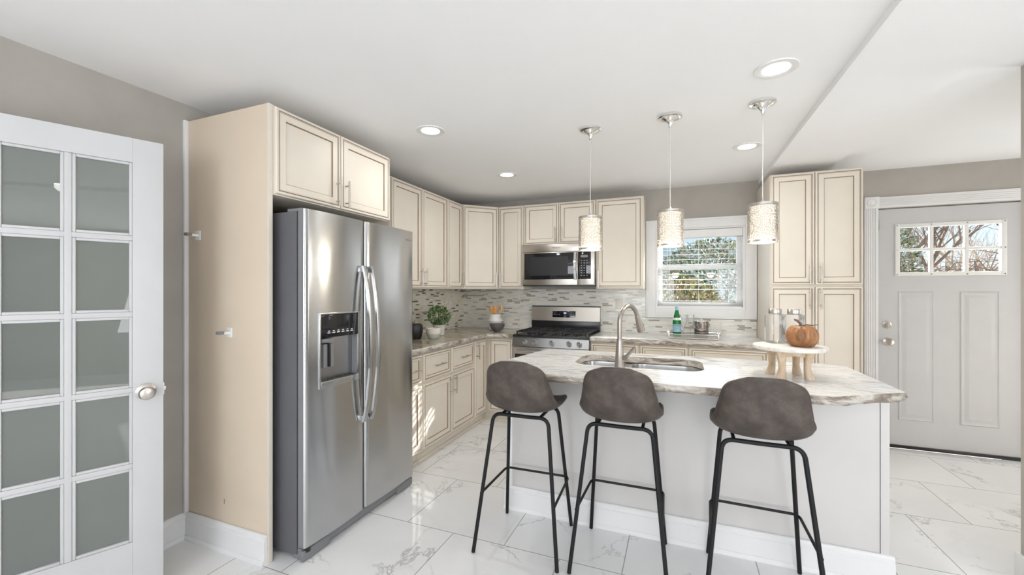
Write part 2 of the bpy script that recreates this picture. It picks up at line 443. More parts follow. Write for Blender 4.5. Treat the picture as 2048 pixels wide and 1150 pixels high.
def wall_xz(mb, x0, x1, y0, y1, z0, z1, holes, mat):
    """wall in the xz plane, thickness y0..y1, with rectangular holes (x0,x1,z0,z1)"""
    xs = sorted({x0, x1} | {h[0] for h in holes} | {h[1] for h in holes})
    for a, b in zip(xs, xs[1:]):
        hs = sorted([h for h in holes if h[0] <= a+1e-6 and h[1] >= b-1e-6], key=lambda h: h[2])
        z = z0
        for h in hs:
            if h[2] > z: mb.box(a, b, y0, y1, z, h[2], mat)
            z = h[3]
        if z < z1: mb.box(a, b, y0, y1, z, z1, mat)
WX0, WX1, WZ0, WZ1 = 2.245, 3.065, 1.172, 1.985
DX0, DX1, DZ1 = 4.085, 5.015, 2.066
wb = MB(); wall_xz(wb, X0-.2, X1+.2, 0, .16, -.1, 2.45, [(WX0, WX1, WZ0, WZ1), (DX0, DX1, -.01, DZ1)], 'wall_paint')
struct(wb.build('wall_back', smooth=False))
struct(MB().box(X0-.2, X0, YB, 0, 0, 2.45, 'wall_paint').build('wall_left', smooth=False))
# right wall with openings; the entry one is added for its fill light
wr = MB()
for a, b, c, d in ((YB, -5.85, 0, 2.45), (-3.95, -1.5, 0, 2.45), (-.4, 0, 0, 2.45), (-1.5, -.4, 0, .6), (-1.5, -.4, 2.1, 2.45), (-5.85, -3.95, 0, .6), (-5.85, -3.95, 2.1, 2.45)): wr.box(X1, X1+.2, a, b, c, d, 'wall_paint')
struct(wr.build('wall_right', smooth=False))
wf = MB(); wall_xz(wf, X0-.2, X1+.2, YB-.2, YB, -.1, 2.45, [(.65, 2.35, .6, 2.1), (3.45, 5.15, .6, 2.1)], 'wall_paint')
struct(wf.build('wall_front', smooth=False))
# short partition at the right edge of the picture
struct(MB().box(3.935, X1, -2.02, -1.90, 0, 2.42, 'wall_paint').build('wall_partition', smooth=False))
mbp = MB().box(3.922, X1, -2.035, -2.02, 0, .14, 'white_paint', .003).box(3.920, 3.935, -2.035, -1.887, 0, .14, 'white_paint', .003)
struct(mbp.build('baseboard_partition'))
# frames of the unseen rear windows added for the fill lights (structure)
for i, (a, b) in enumerate(((.65, 2.35), (3.45, 5.15))):
    f = MB()
    f.box(a-.08, a, YB, YB+.02, .52, 2.18, 'white_paint').box(b, b+.08, YB, YB+.02, .52, 2.18, 'white_paint')
    f.box(a, b, YB, YB+.02, 2.1, 2.18, 'white_paint').box(a, b, YB, YB+.02, .52, .6, 'white_paint')
    struct(f.build('window_%d' % (i+2)))

def bb_profile(mb, p0, p1, nrm, h=.14, t=.016, mat='white_paint', shoe=True):
    """baseboard with a stepped cap along p0->p1, nrm points into the room"""
    p0 = Vector(p0+(0,)); p1 = Vector(p1+(0,)); n = Vector(nrm+(0,))
    prof = [(0, 0)]
    if shoe: prof += [(t+.012, 0), (t+.012, .008), (t+.004, .02)]
    prof += [(t, .02 if shoe else 0), (t, h-.032), (t-.004, h-.028), (t-.004, h-.012), (t-.010, h-.003), (0, h)]
    vs = []
    for p in (p0, p1):
        for d, z in prof: vs.append((p+n*d+Vector((0, 0, z)))[:])
    k = len(prof); fs = [(i, (i+1) % k, k+(i+1) % k, k+i) for i in range(k)] + [list(range(k)), list(range(2*k-1, k-1, -1))]
    mb.add(vs, fs, mat)
m1 = MB(); bb_profile(m1, (X0, -3.09), (X0, -4.6), (1, 0)); struct(m1.build('baseboard_left', angle=20))
m1 = MB(); bb_profile(m1, (X0+.016, -3.092), (.574, -3.092), (0, -1)); struct(m1.build('baseboard_refrigerator_panel', angle=20))
m1 = MB().box(X0, X0+.018, -3.112, -3.09, .14, 2.285, 'white_paint', .003); struct(m1.build('trim_2'))
m1 = MB(); bb_profile(m1, (3.79, 0), (3.975, 0), (0, -1)); struct(m1.build('baseboard_back', angle=20))

# ------------------------------------------------------------------ kitchen window
win = struct(bpy.data.objects.new('window_1', None)); COL.objects.link(win)
c = MB(); cw = .093
def casing_rect(c, x0, x1, z0, z1, w, y=0):
    for a, b, d, e in ((x0-w, x0, z0-w, z1+w), (x1, x1+w, z0-w, z1+w), (x0, x1, z1, z1+w), (x0, x1, z0-w, z0)):
        c.box(a, b, y-.018, y, d, e, 'white_paint', .003)
    for a, b, d, e in ((x0-w, x0-w+.02, z0-w, z1+w), (x1+w-.02, x1+w, z0-w, z1+w), (x0-w+.02, x1+w-.02, z1+w-.02, z1+w), (x0-w+.02, x1+w-.02, z0-w, z0-w+.02)):
        c.box(a, b, y-.026, y-.016, d, e, 'white_paint', .004)
casing_rect(c, WX0, WX1, WZ0, WZ1, cw); c.build('casing', win)
j = MB()
j.box(WX0, WX0+.022, 0, .16, WZ0, WZ1, 'white_paint').box(WX1-.022, WX1, 0, .16, WZ0, WZ1, 'white_paint')
j.box(WX0+.022, WX1-.022, 0, .16, WZ1-.02, WZ1, 'white_paint').box(WX0+.022, WX1-.022, 0, .16, WZ0, WZ0+.02, 'white_paint')
j.build('jamb', win)
def sash(name, z0, z1, y, parent):
    s = MB(); a, b = WX0+.022, WX1-.022; w = .042
    s.box(a, a+w, y, y+.035, z0, z1, 'white_paint', .003).box(b-w, b, y, y+.035, z0, z1, 'white_paint', .003)
    s.box(a+w, b-w, y, y+.035, z1-w, z1, 'white_paint', .003).box(a+w, b-w, y, y+.035, z0, z0+w, 'white_paint', .003)
    o = s.build(name, parent)
    MB().box(a+w, b-w, y+.015, y+.019, z0+w, z1-w, 'window_glass').build('pane', o, smooth=False)
sash('upper_sash', 1.575, WZ1-.02, .115, win); sash('lower_sash', WZ0+.02, 1.615, .078, win)

bl = thing('window_blind', 'white horizontal slat blind lowered with open slats in the kitchen window', 'blind', (2.655, .035, WZ0))
hw = .383
MB().box(-hw-.003, hw+.003, -.035, .03, .715, .80, 'slat_white', .003).build('valance', bl)
s = MB(); nsl = 11
zs = [.70-.0505*i for i in range(nsl)]
for z in zs:
    tf = Matrix.Translation((0, 0, z)) @ Matrix.Rotation(math.radians(7), 4, 'X')
    s.box(-hw, hw, -.025, .025, -.0014, .0014, 'slat_white', 0, tf)
for i in range(6): s.box(-hw, hw, -.025, .025, .036+.009*i, .0388+.009*i, 'slat_white')
s.build('slats', bl)
MB().box(-hw, hw, -.026, .026, .012, .030, 'slat_white', .003).build('bottom_rail', bl)
cd = MB()
for x in (-.27, 0, .27):
    for y in (-.0265, .0265): cd.tube([(x, y, .03), (x, y, .74)], .0010, 'slat_white', 5)
cd.build('ladder_cords', bl)
MB().tube([(-.295, -.045, .745), (-.295, -.048, .20)], .0035, 'white_plastic', 6).build('tilt_wand', bl)

# ------------------------------------------------------------------ entry door
d1 = struct(bpy.data.objects.new('door_1', None)); COL.objects.link(d1)
LX0, LX1, LZ0, LZ1 = 4.222, 4.886, 1.50, 1.905
g = MB(); wall_xz(g, DX0+.004, DX1-.004, .012, .055, .012, DZ1-.006, [(LX0, LX1, LZ0, LZ1)], 'door_paint')
def raised(mb, x0, x1, z0, z1, y, rings, mat, tf=None, back=None):
    """nested rectangles on plane y (front is -y): rings = [(inset, height, material of strip up to next)]"""
    vs = []; 
    for ins, h, _ in rings:
        vs += [(x0+ins, y-h, z0+ins), (x1-ins, y-h, z0+ins), (x1-ins, y-h, z1-ins), (x0+ins, y-h, z1-ins)]
    for k in range(len(rings)-1):
        mt = rings[k][2]
        fs = [(k*4+i, k*4+(i+1) % 4, (k+1)*4+(i+1) % 4, (k+1)*4+i) for i in range(4)]
        mb.add(vs, fs, mt, tf)
    k = len(rings)-1; mb.add(vs, [(k*4, k*4+1, k*4+2, k*4+3)], rings[-1][2], tf)
    if back: mb.add(vs, [(3, 2, 1, 0)], back, tf)
for a, b in ((4.222, 4.463), (4.624, 4.868)):
    raised(g, a, b, .243, 1.348, .012, [(0, 0, 'door_paint'), (.008, .007, 'door_paint'), (.016, .003, 'door_paint'), (.03, .002, 'door_paint'), (.055, .008, 'door_paint')], 'door_paint')
slab = g.build('door_slab', d1, angle=25)
lf = MB(); w = .020
for a, b, cc, d in ((LX0-w, LX0+.012, LZ0-w, LZ1+w), (LX1-.012, LX1+w, LZ0-w, LZ1+w), (LX0+.012, LX1-.012, LZ1-.012, LZ1+w), (LX0+.012, LX1-.012, LZ0-w, LZ0+.012)):
    lf.box(a, b, .001, .014, cc, d, 'white_plastic', .003)
lw = (LX1-LX0)/3
for i in (1, 2): lf.box(LX0+lw*i-.013, LX0+lw*i+.013, .004, .03, LZ0, LZ1, 'white_plastic', .004)
lf.box(LX0+.012, LX1-.012, .0065, .0285, 1.7025-.011, 1.7025+.011, 'white_plastic', .004)
lf.box(LX0, LX0+.006, .014, .05, LZ0, LZ1, 'white_plastic').box(LX1-.006, LX1, .014, .05, LZ0, LZ1, 'white_plastic')
lfo = lf.build('lite_frame', d1)
MB().box(LX0, LX1, .036, .040, LZ0, LZ1, 'window_glass').build('lite_pane', d1, smooth=False)
for i in range(4):
    for z in (LZ0-.008, 1.7025, LZ1+.008):
        if z == 1.7025 and i in (1, 2): continue
        x = LX0-.008+(LX1-LX0+.016)*i/3
        MB().lathe([(.0045, 0), (.0045, .002), (.002, .003)], 'dark_steel', (x, 0.001, z), 10, 'y', tf=None).build('screw', lfo).rotation_euler = (0, 0, 0)
def knob(parent, x, z, y, name='door_knob', dead=False, sc=1):
    k = MB()
    pr = [(.034, 0), (.034, -.006), (.026, -.010)]
    if dead: pr += [(.020, -.014), (.019, -.020), (.0, -.020)]
    else: pr += [(.013, -.014), (.012, -.030), (.024, -.042), (.029, -.055), (.024, -.066), (.010, -.069), (0, -.069)]
    k.lathe([(r*sc, zz*sc) for r, zz in pr], 'nickel', (x, y, z), 28, 'y')
    if dead: k.box(x-.004, x+.004, y-.034, y-.018, z-.016, z+.016, 'nickel', .002)
    return k.build(name, parent)
knob(d1, 4.146, 1.057, .012, 'deadbolt', True, .95); knob(d1, 4.150, .914, .012)
MB().box(DX0+.004, DX1-.004, -.004, .012, .002, .028, 'black_plastic', .002).build('door_sweep', d1)
MB().box(DX0-.003, DX0+.006, -.002, .014, 1.88, 1.97, 'nickel').build('strike_plate', d1)
fc = MB()
def fluted(mb, x0, x1, z0, z1, vertical=True, y=0):
    mb.box(x0, x1, y-.014, y, z0, z1, 'white_paint')
    n = 5; L = (x1-x0) if vertical else (z1-z0)
    for i in range(n):
        a = L*(.10+.80*i/n)+.002; b = a+L*.80/n-.005
        if vertical: mb.box(x0+a, x0+b, y-.020, y-.012, z0, z1, 'white_paint', .002)
        else: mb.box(x0, x1, y-.020, y-.012, z0+a, z0+b, 'white_paint', .002)
fluted(fc, 3.983, 4.080, 0, 2.07); fluted(fc, 5.02, 5.117, 0, 2.07); fluted(fc, 4.085, 5.015, 2.072, 2.165, False)
for x in (4.0335, 5.0665):
    fc.box(x-.051, x+.051, -.024, 0, 2.068, 2.170, 'white_paint', .003)
    fc.lathe([(.036, 0), (.036, -.004), (.030, -.007), (.026, -.003), (.018, -.003), (.014, -.008), (0, -.009)], 'white_paint', (x, -.024, 2.119), 24, 'y')
fc.build('casing', d1, angle=25)

# ------------------------------------------------------------------ french door leaning open at the left
ang = math.atan2(-.919, -.393)
d2 = struct(bpy.data.objects.new('door_2', None)); COL.objects.link(d2); d2.location = (.290, -3.386, 0)
# local: x along the leaf away from the free edge, front (towards the kitchen) is +y
d2.rotation_euler = (0, 0, ang)
Wd = .79
fd = MB(); gz0, gz1 = .251, 1.914; th = .035
st = .104
fd.box(0, st, -th, 0, .01, 2.02, 'door_paint', .002).box(Wd-st, Wd, -th, 0, .01, 2.02, 'door_paint', .002)
fd.box(st, Wd-st, -th, 0, gz1, 2.02, 'door_paint').box(st, Wd-st, -th, 0, .01, gz0, 'door_paint')
cw_ = (Wd-2*st)/3; rh = (gz1-gz0)/5; mw = .011
for i in (1, 2):
    fd.box(st+cw_*i-mw, st+cw_*i+mw, -th+.004, -.004, gz0, gz1, 'door_paint', .003)
for k in range(1, 5):
    fd.box(st, Wd-st, -th+.005, -.005, gz0+rh*k-mw, gz0+rh*k+mw, 'door_paint', .003)
# sticking bead round every pane
for i in range(3):
    for k in range(5):
        a = st+cw_*i+(mw if i else 0); b = st+cw_*(i+1)-(mw if i < 2 else 0)
        z0 = gz0+rh*k+(mw if k else 0); z1 = gz0+rh*(k+1)-(mw if k < 4 else 0)
        q = .011
        for (x0, x1, zz0, zz1) in ((a, a+q, z0, z1), (b-q, b, z0, z1), (a+q, b-q, z0, z0+q), (a+q, b-q, z1-q, z1)):
            fd.box(x0, x1, -th/2-.011, -th/2+.011, zz0, zz1, 'door_paint', .003)
leaf = fd.build('door_leaf', d2)
for i in range(3):
    for k in range(5):
        a = st+cw_*i; z0 = gz0+rh*k
        MB().box(a+.006, a+cw_-.006, -th/2-.002, -th/2+.002, z0+.006, z0+rh-.006, 'door_glass').build('pane', leaf, smooth=False)
kn = MB()
kn.lathe([(.036, 0), (.036, .006), (.027, .011), (.013, .014), (.012, .030), (.024, .040), (.029, .052), (.024, .063), (.010, .067), (0, .067)], 'nickel', (.060, 0, .905), 30, 'y')
kn.build('door_knob', d2)
MB().box(-.010, 0, -.022, -.010, .899, .915, 'nickel', .001).box(-.003, 0, -.030, -.004, .88, .935, 'nickel').build('latch', d2)

# ------------------------------------------------------------------ cabinets
DOORP = [(0, 0, 'cream_paint'), (0, .014, 'cream_paint'), (.003, .019, 'cream_paint'), (.0135, .020, 'glaze'), (.0155, .0165, 'glaze'), (.0185, .020, 'cream_paint'),
         (.021, .020, 'glaze'), (.023, .0185, 'cream_paint'), (.056, .0185, 'glaze'), (.0605, .0105, 'cream_paint')]
DRAWP = [(0, 0, 'cream_paint'), (0, .014, 'cream_paint'), (.003, .019, 'cream_paint'), (.0135, .020, 'glaze'), (.0155, .0165, 'glaze'), (.0185, .020, 'cream_paint'),
         (.021, .020, 'glaze'), (.023, .0185, 'cream_paint'), (.036, .0185, 'glaze'), (.040, .0105, 'cream_paint')]
def pull(parent, x, z, y, L=.128, horiz=False):
    k = MB(); r = .0052; out = .032
    if horiz:
        k.tube([(x-L/2-.016, y-out, z), (x+L/2+.016, y-out, z)], r, 'nickel', 10)
        for s_ in (-1, 1): k.tube([(x+s_*L/2*.8, y, z), (x+s_*L/2*.8, y-out, z)], .0042, 'nickel', 8)
    else:
        k.tube([(x, y-out, z-L/2-.016), (x, y-out, z+L/2+.016)], r, 'nickel', 10)
        for s_ in (-1, 1): k.tube([(x, y, z+s_*L/2*.8), (x, y-out, z+s_*L/2*.8)], .0042, 'nickel', 8)
    return k.build('handle', parent)
def front(root, kind, x0, x1, z0, z1, d, hx=None, hz=None, hh=False):
    m = MB(); raised(m, x0, x1, z0, z1, -d, DOORP if kind == 'door' else DRAWP, 'cream_paint', back='cream_paint')
    ob = m.build(kind, root, angle=20)
    if hx is not None: pull(ob, hx, hz, -d-.0185, .128 if not hh else min(.128, (x1-x0)*.45), hh)
    return ob
def cabinet(label, loc, rz, w, d, z0, z1, fronts, toe=False, group=None, cat='cabinet', name='wall_cabinet', mat='cream_paint'):
    """local frame: x along the front, wall at y=0, front at y=-d"""
    root = thing(name, label, cat, (loc[0]+(.001 if rz else 0), loc[1]-(0 if rz else .001), loc[2]), rz, group)
    b = MB()
    if toe:
        b.box(0, w, -d, 0, .10, z1-loc[2], mat, .0015)
        b.build('body', root)
        t = MB().box(0, w, -d+.045, -d+.065, 0, .10, mat)
        t.box(0, w, -d+.025, -d+.045, 0, .022, mat, .004)
        t.build('toe_kick', root)
    else:
        b.box(0, w, -d, 0, z0-loc[2], z1-loc[2], mat, .0015); b.build('body', root)
    for f in fronts: front(root, *f[:5], d, *f[5:])
    return root
L90 = PI/2
# left wall uppers: local x runs towards the back wall
cabinet('tall cream wall cabinet with one narrow door, left wall beside the diagonal corner cabinet', (0, -.925, 1.372), L90, .312, .305, 1.372, 2.281, [('door', .012, .306, .012, .897, .275, .10)])
cabinet('wide cream wall cabinet with two tall doors on left wall, next to the refrigerator', (0, -1.805, 1.372), L90, .877, .305, 1.372, 2.281,
        [('door', .006, .432, .012, .897, .402, .10), ('door', .440, .870, .012, .897, .470, .10)])
# over the refrigerator
cabinet('deep cream cabinet with two short doors above the refrigerator', (X0+.03, -3.066, 1.835), L90, .893, .60, 1.835, 2.284,
        [('door', .004, .430, .006, .440, .400, .095), ('door', .438, .888, .006, .440, .470, .095)])
sp = MB().box(X0+.001, .575, -3.09, -3.070, .0, 2.284, 'side_panel_beige', .001)
sp.box(.575, .583, -3.092, -3.068, .0, 2.284, 'cream_paint', .001)
pnl = sp.build('refrigerator_side_panel'); tag(pnl, 'tall beige side panel enclosing the left side of the refrigerator', 'panel')
# diagonal corner
dc = thing('corner_wall_cabinet', 'cream diagonal corner wall cabinet with one door between the two runs', 'cabinet', (0, 0, 1.372))
MB().prism([(0, 0), (0, -.609), (.305, -.609), (.609, -.305), (.609, 0)], 0, .909, 'cream_paint').build('body', dc, smooth=False)
dd = MB(); raised(dd, .016, .414, .012, .897, 0, DOORP, 'cream_paint', back='cream_paint')
ddo = dd.build('door', dc, angle=20); ddo.location = (.305, -.609, 0); ddo.rotation_euler = (0, 0, PI/4)
pull(ddo, .385, .10, -.0185)
# back wall uppers
cabinet('narrow cream wall cabinet with one door, left of the microwave', (.613, 0, 1.372), 0, .294, .305, 1.372, 2.281, [('door', .006, .288, .012, .897, .034, .10)])
cabinet('short cream wall cabinet with two doors above the microwave', (.910, 0, 1.842), 0, .775, .305, 1.842, 2.281,
        [('door', .006, .386, .006, .430, .355, .10), ('door', .392, .770, .006, .430, .424, .10)])
cabinet('cream wall cabinet with one wide door between microwave and window', (1.688, 0, 1.372), 0, .462, .305, 1.372, 2.281, [('door', .006, .450, .012, .897, .030, .10)])
# left base run
ZT = .869
cabinet('cream base cabinet with one tall narrow door at the inner corner, left run', (0, -.905, 0), L90, .27, .60, 0, ZT, [('door', .008, .262, .115, .856, .035, .76)], True, name='base_cabinet')
cabinet('wide cream base cabinet with two drawers over two doors, left run', (0, -1.80, 0), L90, .89, .60, 0, ZT,
        [('drawer', .010, .436, .640, .856, .223, .748, True), ('drawer', .446, .882, .640, .856, .664, .748, True),
         ('door', .010, .436, .115, .618, .404, .53), ('door', .446, .882, .115, .618, .480, .53)], True, name='base_cabinet')
cabinet('cream base cabinet with one drawer over one door, left run beside the refrigerator', (0, -2.10, 0), L90, .295, .60, 0, ZT,
        [('drawer', .010, .286, .640, .856, .148, .748, True), ('door', .010, .286, .115, .618, .255, .53)], True, name='base_cabinet')
# corner base + back run
cb_ = thing('base_cabinet', 'cream corner base cabinet with one plain door, left of the range', 'cabinet', (0, 0, 0))
MB().prism([(0, -.002), (0, -.632), (.60, -.632), (.60, -.60), (.905, -.60), (.905, -.002)], .10, ZT, 'cream_paint').build('body', cb_, smooth=False)
tk = MB().box(.555, .90, -.555, -.535, 0, .10, 'cream_paint').box(.535, .555, -.632, -.535, 0, .10, 'cream_paint').box(.575, .90, -.575, -.555, 0, .022, 'cream_paint', .004); tk.build('toe_kick', cb_)
front(cb_, 'door', .640, .895, .115, .856, .60)
for lab, a, b in (('cream base cabinet right of the range with one drawer over a door', 1.690, 2.132), ('cream base cabinet below the window blind, middle of the right back run', 2.134, 2.544), ('cream base cabinet below the window, beside the tall pantry', 2.546, 3.158)):
    wd = b-a
    cabinet(lab, (a, 0, 0), 0, wd-.001, .60, 0, ZT, [('drawer', .012, wd-.010, .680, .856, wd/2, .768, True), ('door', .012, wd-.010, .115, .662, .05, .56)], True, name='base_cabinet')
# pantry
cabinet('tall cream pantry cabinet with four doors beside the entry door', (3.161, 0, 0), 0, .616, .60, 0, 2.300,
        [('door', .006, .302, 1.402, 2.292, .270, 1.49), ('door', .308, .612, 1.402, 2.292, .342, 1.49),
         ('door', .006, .302, .115, 1.384, .270, 1.29), ('door', .308, .612, .115, 1.384, .342, 1.29)], True, name='pantry_cabinet')

# ------------------------------------------------------------------ counters
def rnd(a, b): return random.uniform(a, b)
def densify(poly, step=.03):
    out = []
    for i, p in enumerate(poly):
        q = poly[(i+1) % len(poly)]; L = math.dist(p, q); n = max(1, int(L/step))
        for k in range(n): out.append((p[0]+(q[0]-p[0])*k/n, p[1]+(q[1]-p[1])*k/n))
    return out
def slab_top(name, poly, z0, z1, mat, rough_edges, holes=(), edge='stone_edge', amp=.006):
    """stone slab with a chiselled rim; rough_edges(x, y) -> True where the rim is exposed"""
    bm = bmesh.new(); loops = []
    P = densify(poly); n = len(P)
    area = sum(P[i][0]*P[(i+1) % n][1]-P[(i+1) % n][0]*P[i][1] for i in range(n))
    if area < 0: P.reverse()
    nr = []
    for i in range(n):
        a = P[i-1]; b = P[(i+1) % n]; dx, dy = b[0]-a[0], b[1]-a[1]; L = math.hypot(dx, dy) or 1
        nr.append((dy/L, -dx/L))
    prof = [(-.004, z1), (0, z1-.003), (.002, z1-.012), (.003, (z0+z1)/2), (.001, z0+.010), (-.004, z0)]
    rings = []
    for j, (off, z) in enumerate(prof):
        ring = []
        for i, (x, y) in enumerate(P):
            r = rough_edges(x, y)
            o = off if r else min(off, 0)*0
            if r and 0 < j: o += rnd(-amp, amp*.3) * (1 if j > 1 else .4)
            zz = z + (rnd(-.003, .002) if r and j == 5 else 0)
            ring.append(bm.verts.new((x+nr[i][0]*o, y+nr[i][1]*o, zz)))
        rings.append(ring)
    for a, b in zip(rings, rings[1:]):
        for i in range(n):
            f = bm.faces.new((a[i], a[(i+1) % n], b[(i+1) % n], b[i])); f.material_index = 1; f.smooth = True
    def fill(ring, hz, flip):
        es = []
        for i in range(n): es.append(bm.edges.get((ring[i], ring[(i+1) % n])) or bm.edges.new((ring[i], ring[(i+1) % n])))
        hv = []
        for h in holes:
            vs = [bm.verts.new((x, y, hz)) for x, y in h]; hv.append(vs)
            for i in range(len(vs)): es.append(bm.edges.new((vs[i], vs[(i+1) % len(vs)])))
        r = bmesh.ops.triangle_fill(bm, edges=es, use_beauty=True, use_dissolve=False)
        return hv
    ht = fill(rings[0], z1, False); hb = fill(rings[-1], z0, True)
    for a, b in zip(ht, hb):
        for i in range(len(a)):
            j = (i+1) % len(a); f = bm.faces.new((a[i], a[j], b[j], b[i])); f.material_index = 1
    bmesh.ops.recalc_face_normals(bm, faces=bm.faces[:])
    me = bpy.data.meshes.new(name); bm.to_mesh(me); bm.free()
    me.materials.append(MATS[mat]); me.materials.append(MATS[edge])
    ob = bpy.data.objects.new(name, me); COL.objects.link(ob); return ob
CT0, CT1 = .874, .915
ct = slab_top('countertop', [(.001, -.001), (.001, -2.10), (.648, -2.10), (.648, -.70), (.70, -.648), (.913, -.648), (.913, -.001)], CT0, CT1, 'stone_brown', lambda x, y: x > .6 and (y < -.64 or x < .75) and y > -2.095)
tag(ct, 'brown veined stone countertop wrapping the left corner up to the range', 'countertop')
ct = slab_top('countertop', [(1.690, -.001), (1.690, -.648), (3.158, -.648), (3.158, -.001)], CT0, CT1, 'stone_white', lambda x, y: y < -.64)
tag(ct, 'pale veined stone countertop under the kitchen window', 'countertop')
# backsplash
bs = MB().box(.001, .009, -2.10, -.009, CT1, 1.371, 'mosaic_left').build('backsplash', smooth=False)
tag(bs, 'beige and brown glass strip mosaic backsplash on the left wall', 'backsplash')
bs = MB()
wall_xz(bs, .009, 3.158, -.009, -.001, CT1, 1.371, [(2.150, 3.158, 1.075, 1.371)], 'mosaic_back')
bs = bs.build('backsplash', smooth=False)
tag(bs, 'pale glass strip mosaic backsplash on the back wall behind the range', 'backsplash')
def plate(label, loc, rz, w, kind, name='outlet'):
    r = thing(name, label, 'outlet' if name == 'outlet' else 'light switch', loc, rz)
    MB().box(-w/2, w/2, -.006, 0, -.058, .058, 'ivory_plastic', .002).build('cover_plate', r)
    for x in ([0] if w < .1 else [-.023, .023]):
        if kind == 'outlet':
            m = MB()
            for z in (-.02, .02):
                m.lathe([(.0165, 0), (.0165, -.003), (0, -.003)], 'white_plastic', (x, -.006, z), 16, 'y')
                for s_ in (-.006, .006): m.box(x+s_-.0012, x+s_+.0012, -.0098, -.008, z-.002, z+.007, 'gasket')
            m.build('receptacle', r)
        else: MB().box(x-.016, x+.016, -.009, -.006, -.032, .032, 'white_plastic', .001).build('rocker', r)
plate('ivory wall outlet behind the white utensil crock', (.556, -.009, 1.209), 0, .072, 'outlet')
plate('ivory wall outlet right of the range, behind the faucet spout', (1.881, -.009, 1.213), 0, .072, 'outlet')
plate('wide ivory double outlet below the window, behind the ice bucket', (2.80, -.009, .992), 0, .118, 'outlet')
plate('ivory light switch on the left mosaic above the potted plant', (.009, -.348, 1.201), L90, .072, 'switch', 'light_switch')

# ------------------------------------------------------------------ refrigerator
fr = thing('refrigerator', 'large stainless side-by-side refrigerator with ice and water dispenser', 'refrigerator', (.02, -3.026, 0))
# local: x depth, y width 0..0.913
FW = .913
MB().box(0, .672, .004, FW-.004, .03, 1.752, 'fridge_side', .004).build('body', fr)
MB().box(.672, .684, .012, FW-.012, .09, 1.745, 'gasket').build('gasket', fr, smooth=False)
def fridge_door(y0, y1, hole=None):
    """gently bowed stainless door, front near x=.738"""
    m = MB(); n = 14; z0, z1 = .072, 1.762
    zsn = [z0, z1] if not hole else [z0, hole[2], hole[3], z1]
    def fx(y):
        t = (y-(y0+y1)/2)/((y1-y0)/2); r = .738-.010*t*t
        e = (1-abs(t))*(y1-y0)/2
        if e < .012: r -= (.012-e)**2*60
        return r
    ys = sorted(set([y0+(y1-y0)*i/n for i in range(n+1)]+[y0+.004, y0+.009, y1-.004, y1-.009]+([hole[0], hole[1]] if hole else [])))
    grid = {}
    vs = []; fs = []
    for z in zsn:
        for y in ys: grid[(z, y)] = len(vs); vs.append((fx(y), y, z))
    for a, b in zip(zsn, zsn[1:]):
        for c, d in zip(ys, ys[1:]):
            if hole and a >= hole[2]-1e-6 and b <= hole[3]+1e-6 and c >= hole[0]-1e-6 and d <= hole[1]+1e-6: continue
            fs.append((grid[(a, c)], grid[(a, d)], grid[(b, d)], grid[(b, c)]))
    m.add(vs, fs, 'steel_door')
    # sides, top, bottom, back (dark grey)
    bx = .684
    for z, fl in ((z0, 0), (z1, 1)):
        base = [(fx(y), y, z) for y in ys] + [(bx, y1, z), (bx, y0, z)]
        m.add(base, [list(range(len(base)))], 'grey_plastic')
    for y in (y0, y1): m.add([(bx, y, z0), (fx(y), y, z0), (fx(y), y, z1), (bx, y, z1)], [(0, 1, 2, 3)], 'grey_plastic')
    return m
HL = (.088, .365, .850, 1.232)
fzr = fridge_door(.002, .420, HL).build('door', fr, angle=50)
fresh = fridge_door(.434, FW-.002).build('door', fr, angle=50)
# dispenser
dp = MB(); y0, y1, z0, z1 = HL; xf = .731
dp.box(.690, .694, y0, y1, z0, z1, 'dark_steel').box(.690, xf, y0-.001, y0+.004, z0, z1, 'grey_plastic').box(.690, xf, y1-.004, y1+.001, z0, z1, 'grey_plastic')
dp.box(.690, xf, y0, y1, z1-.004, z1+.001, 'grey_plastic').box(.690, xf, y0, y1, z0-.001, z0+.004, 'grey_plastic')
for a, b, c_, d in ((y0-.006, y0+.004, z0-.006, z1+.006), (y1-.004, y1+.006, z0-.006, z1+.006), (y0, y1, z1-.004, z1+.006), (y0, y1, z0-.006, z0+.004)):
    dp.box(.728, .742, a, b, c_, d, 'steel', .003)
dpo = dp.build('dispenser', fr)
MB().box(.700, .737, y0+.006, y1-.006, 1.105, z1-.006, 'black_gloss', .004).build('control_panel', dpo)
tr = MB().box(.694, .745, y0+.004, y1-.004, z0+.004, z0+.030, 'steel', .004)
for i in range(8): tr.box(.697, .737, y0+.02+i*.031, y0+.036+i*.031, z0+.030, z0+.0325, 'gasket')
tr.build('drip_tray', dpo)
MB().box(.694, .716, y0+.045, y0+.115, .945, 1.07, 'grey_plastic', .004).box(.700, .728, y0+.070, y0+.082, .95, 1.075, 'black_plastic', .002).build('ice_paddle', dpo)
MB().box(.700, .730, y0+.02, y0+.10, 1.082, 1.10, 'grey_plastic', .003).build('chute', dpo)
ic = MB()
for i in range(6): ic.box(.7368, .7376, y0+.05+i*.033, y0+.070+i*.033, 1.128, 1.133, 'white_print').box(.7368, .7376, y0+.054+i*.033, y0+.066+i*.033, 1.138, 1.142, 'white_print')
ic.build('button_marks', dpo, smooth=False)
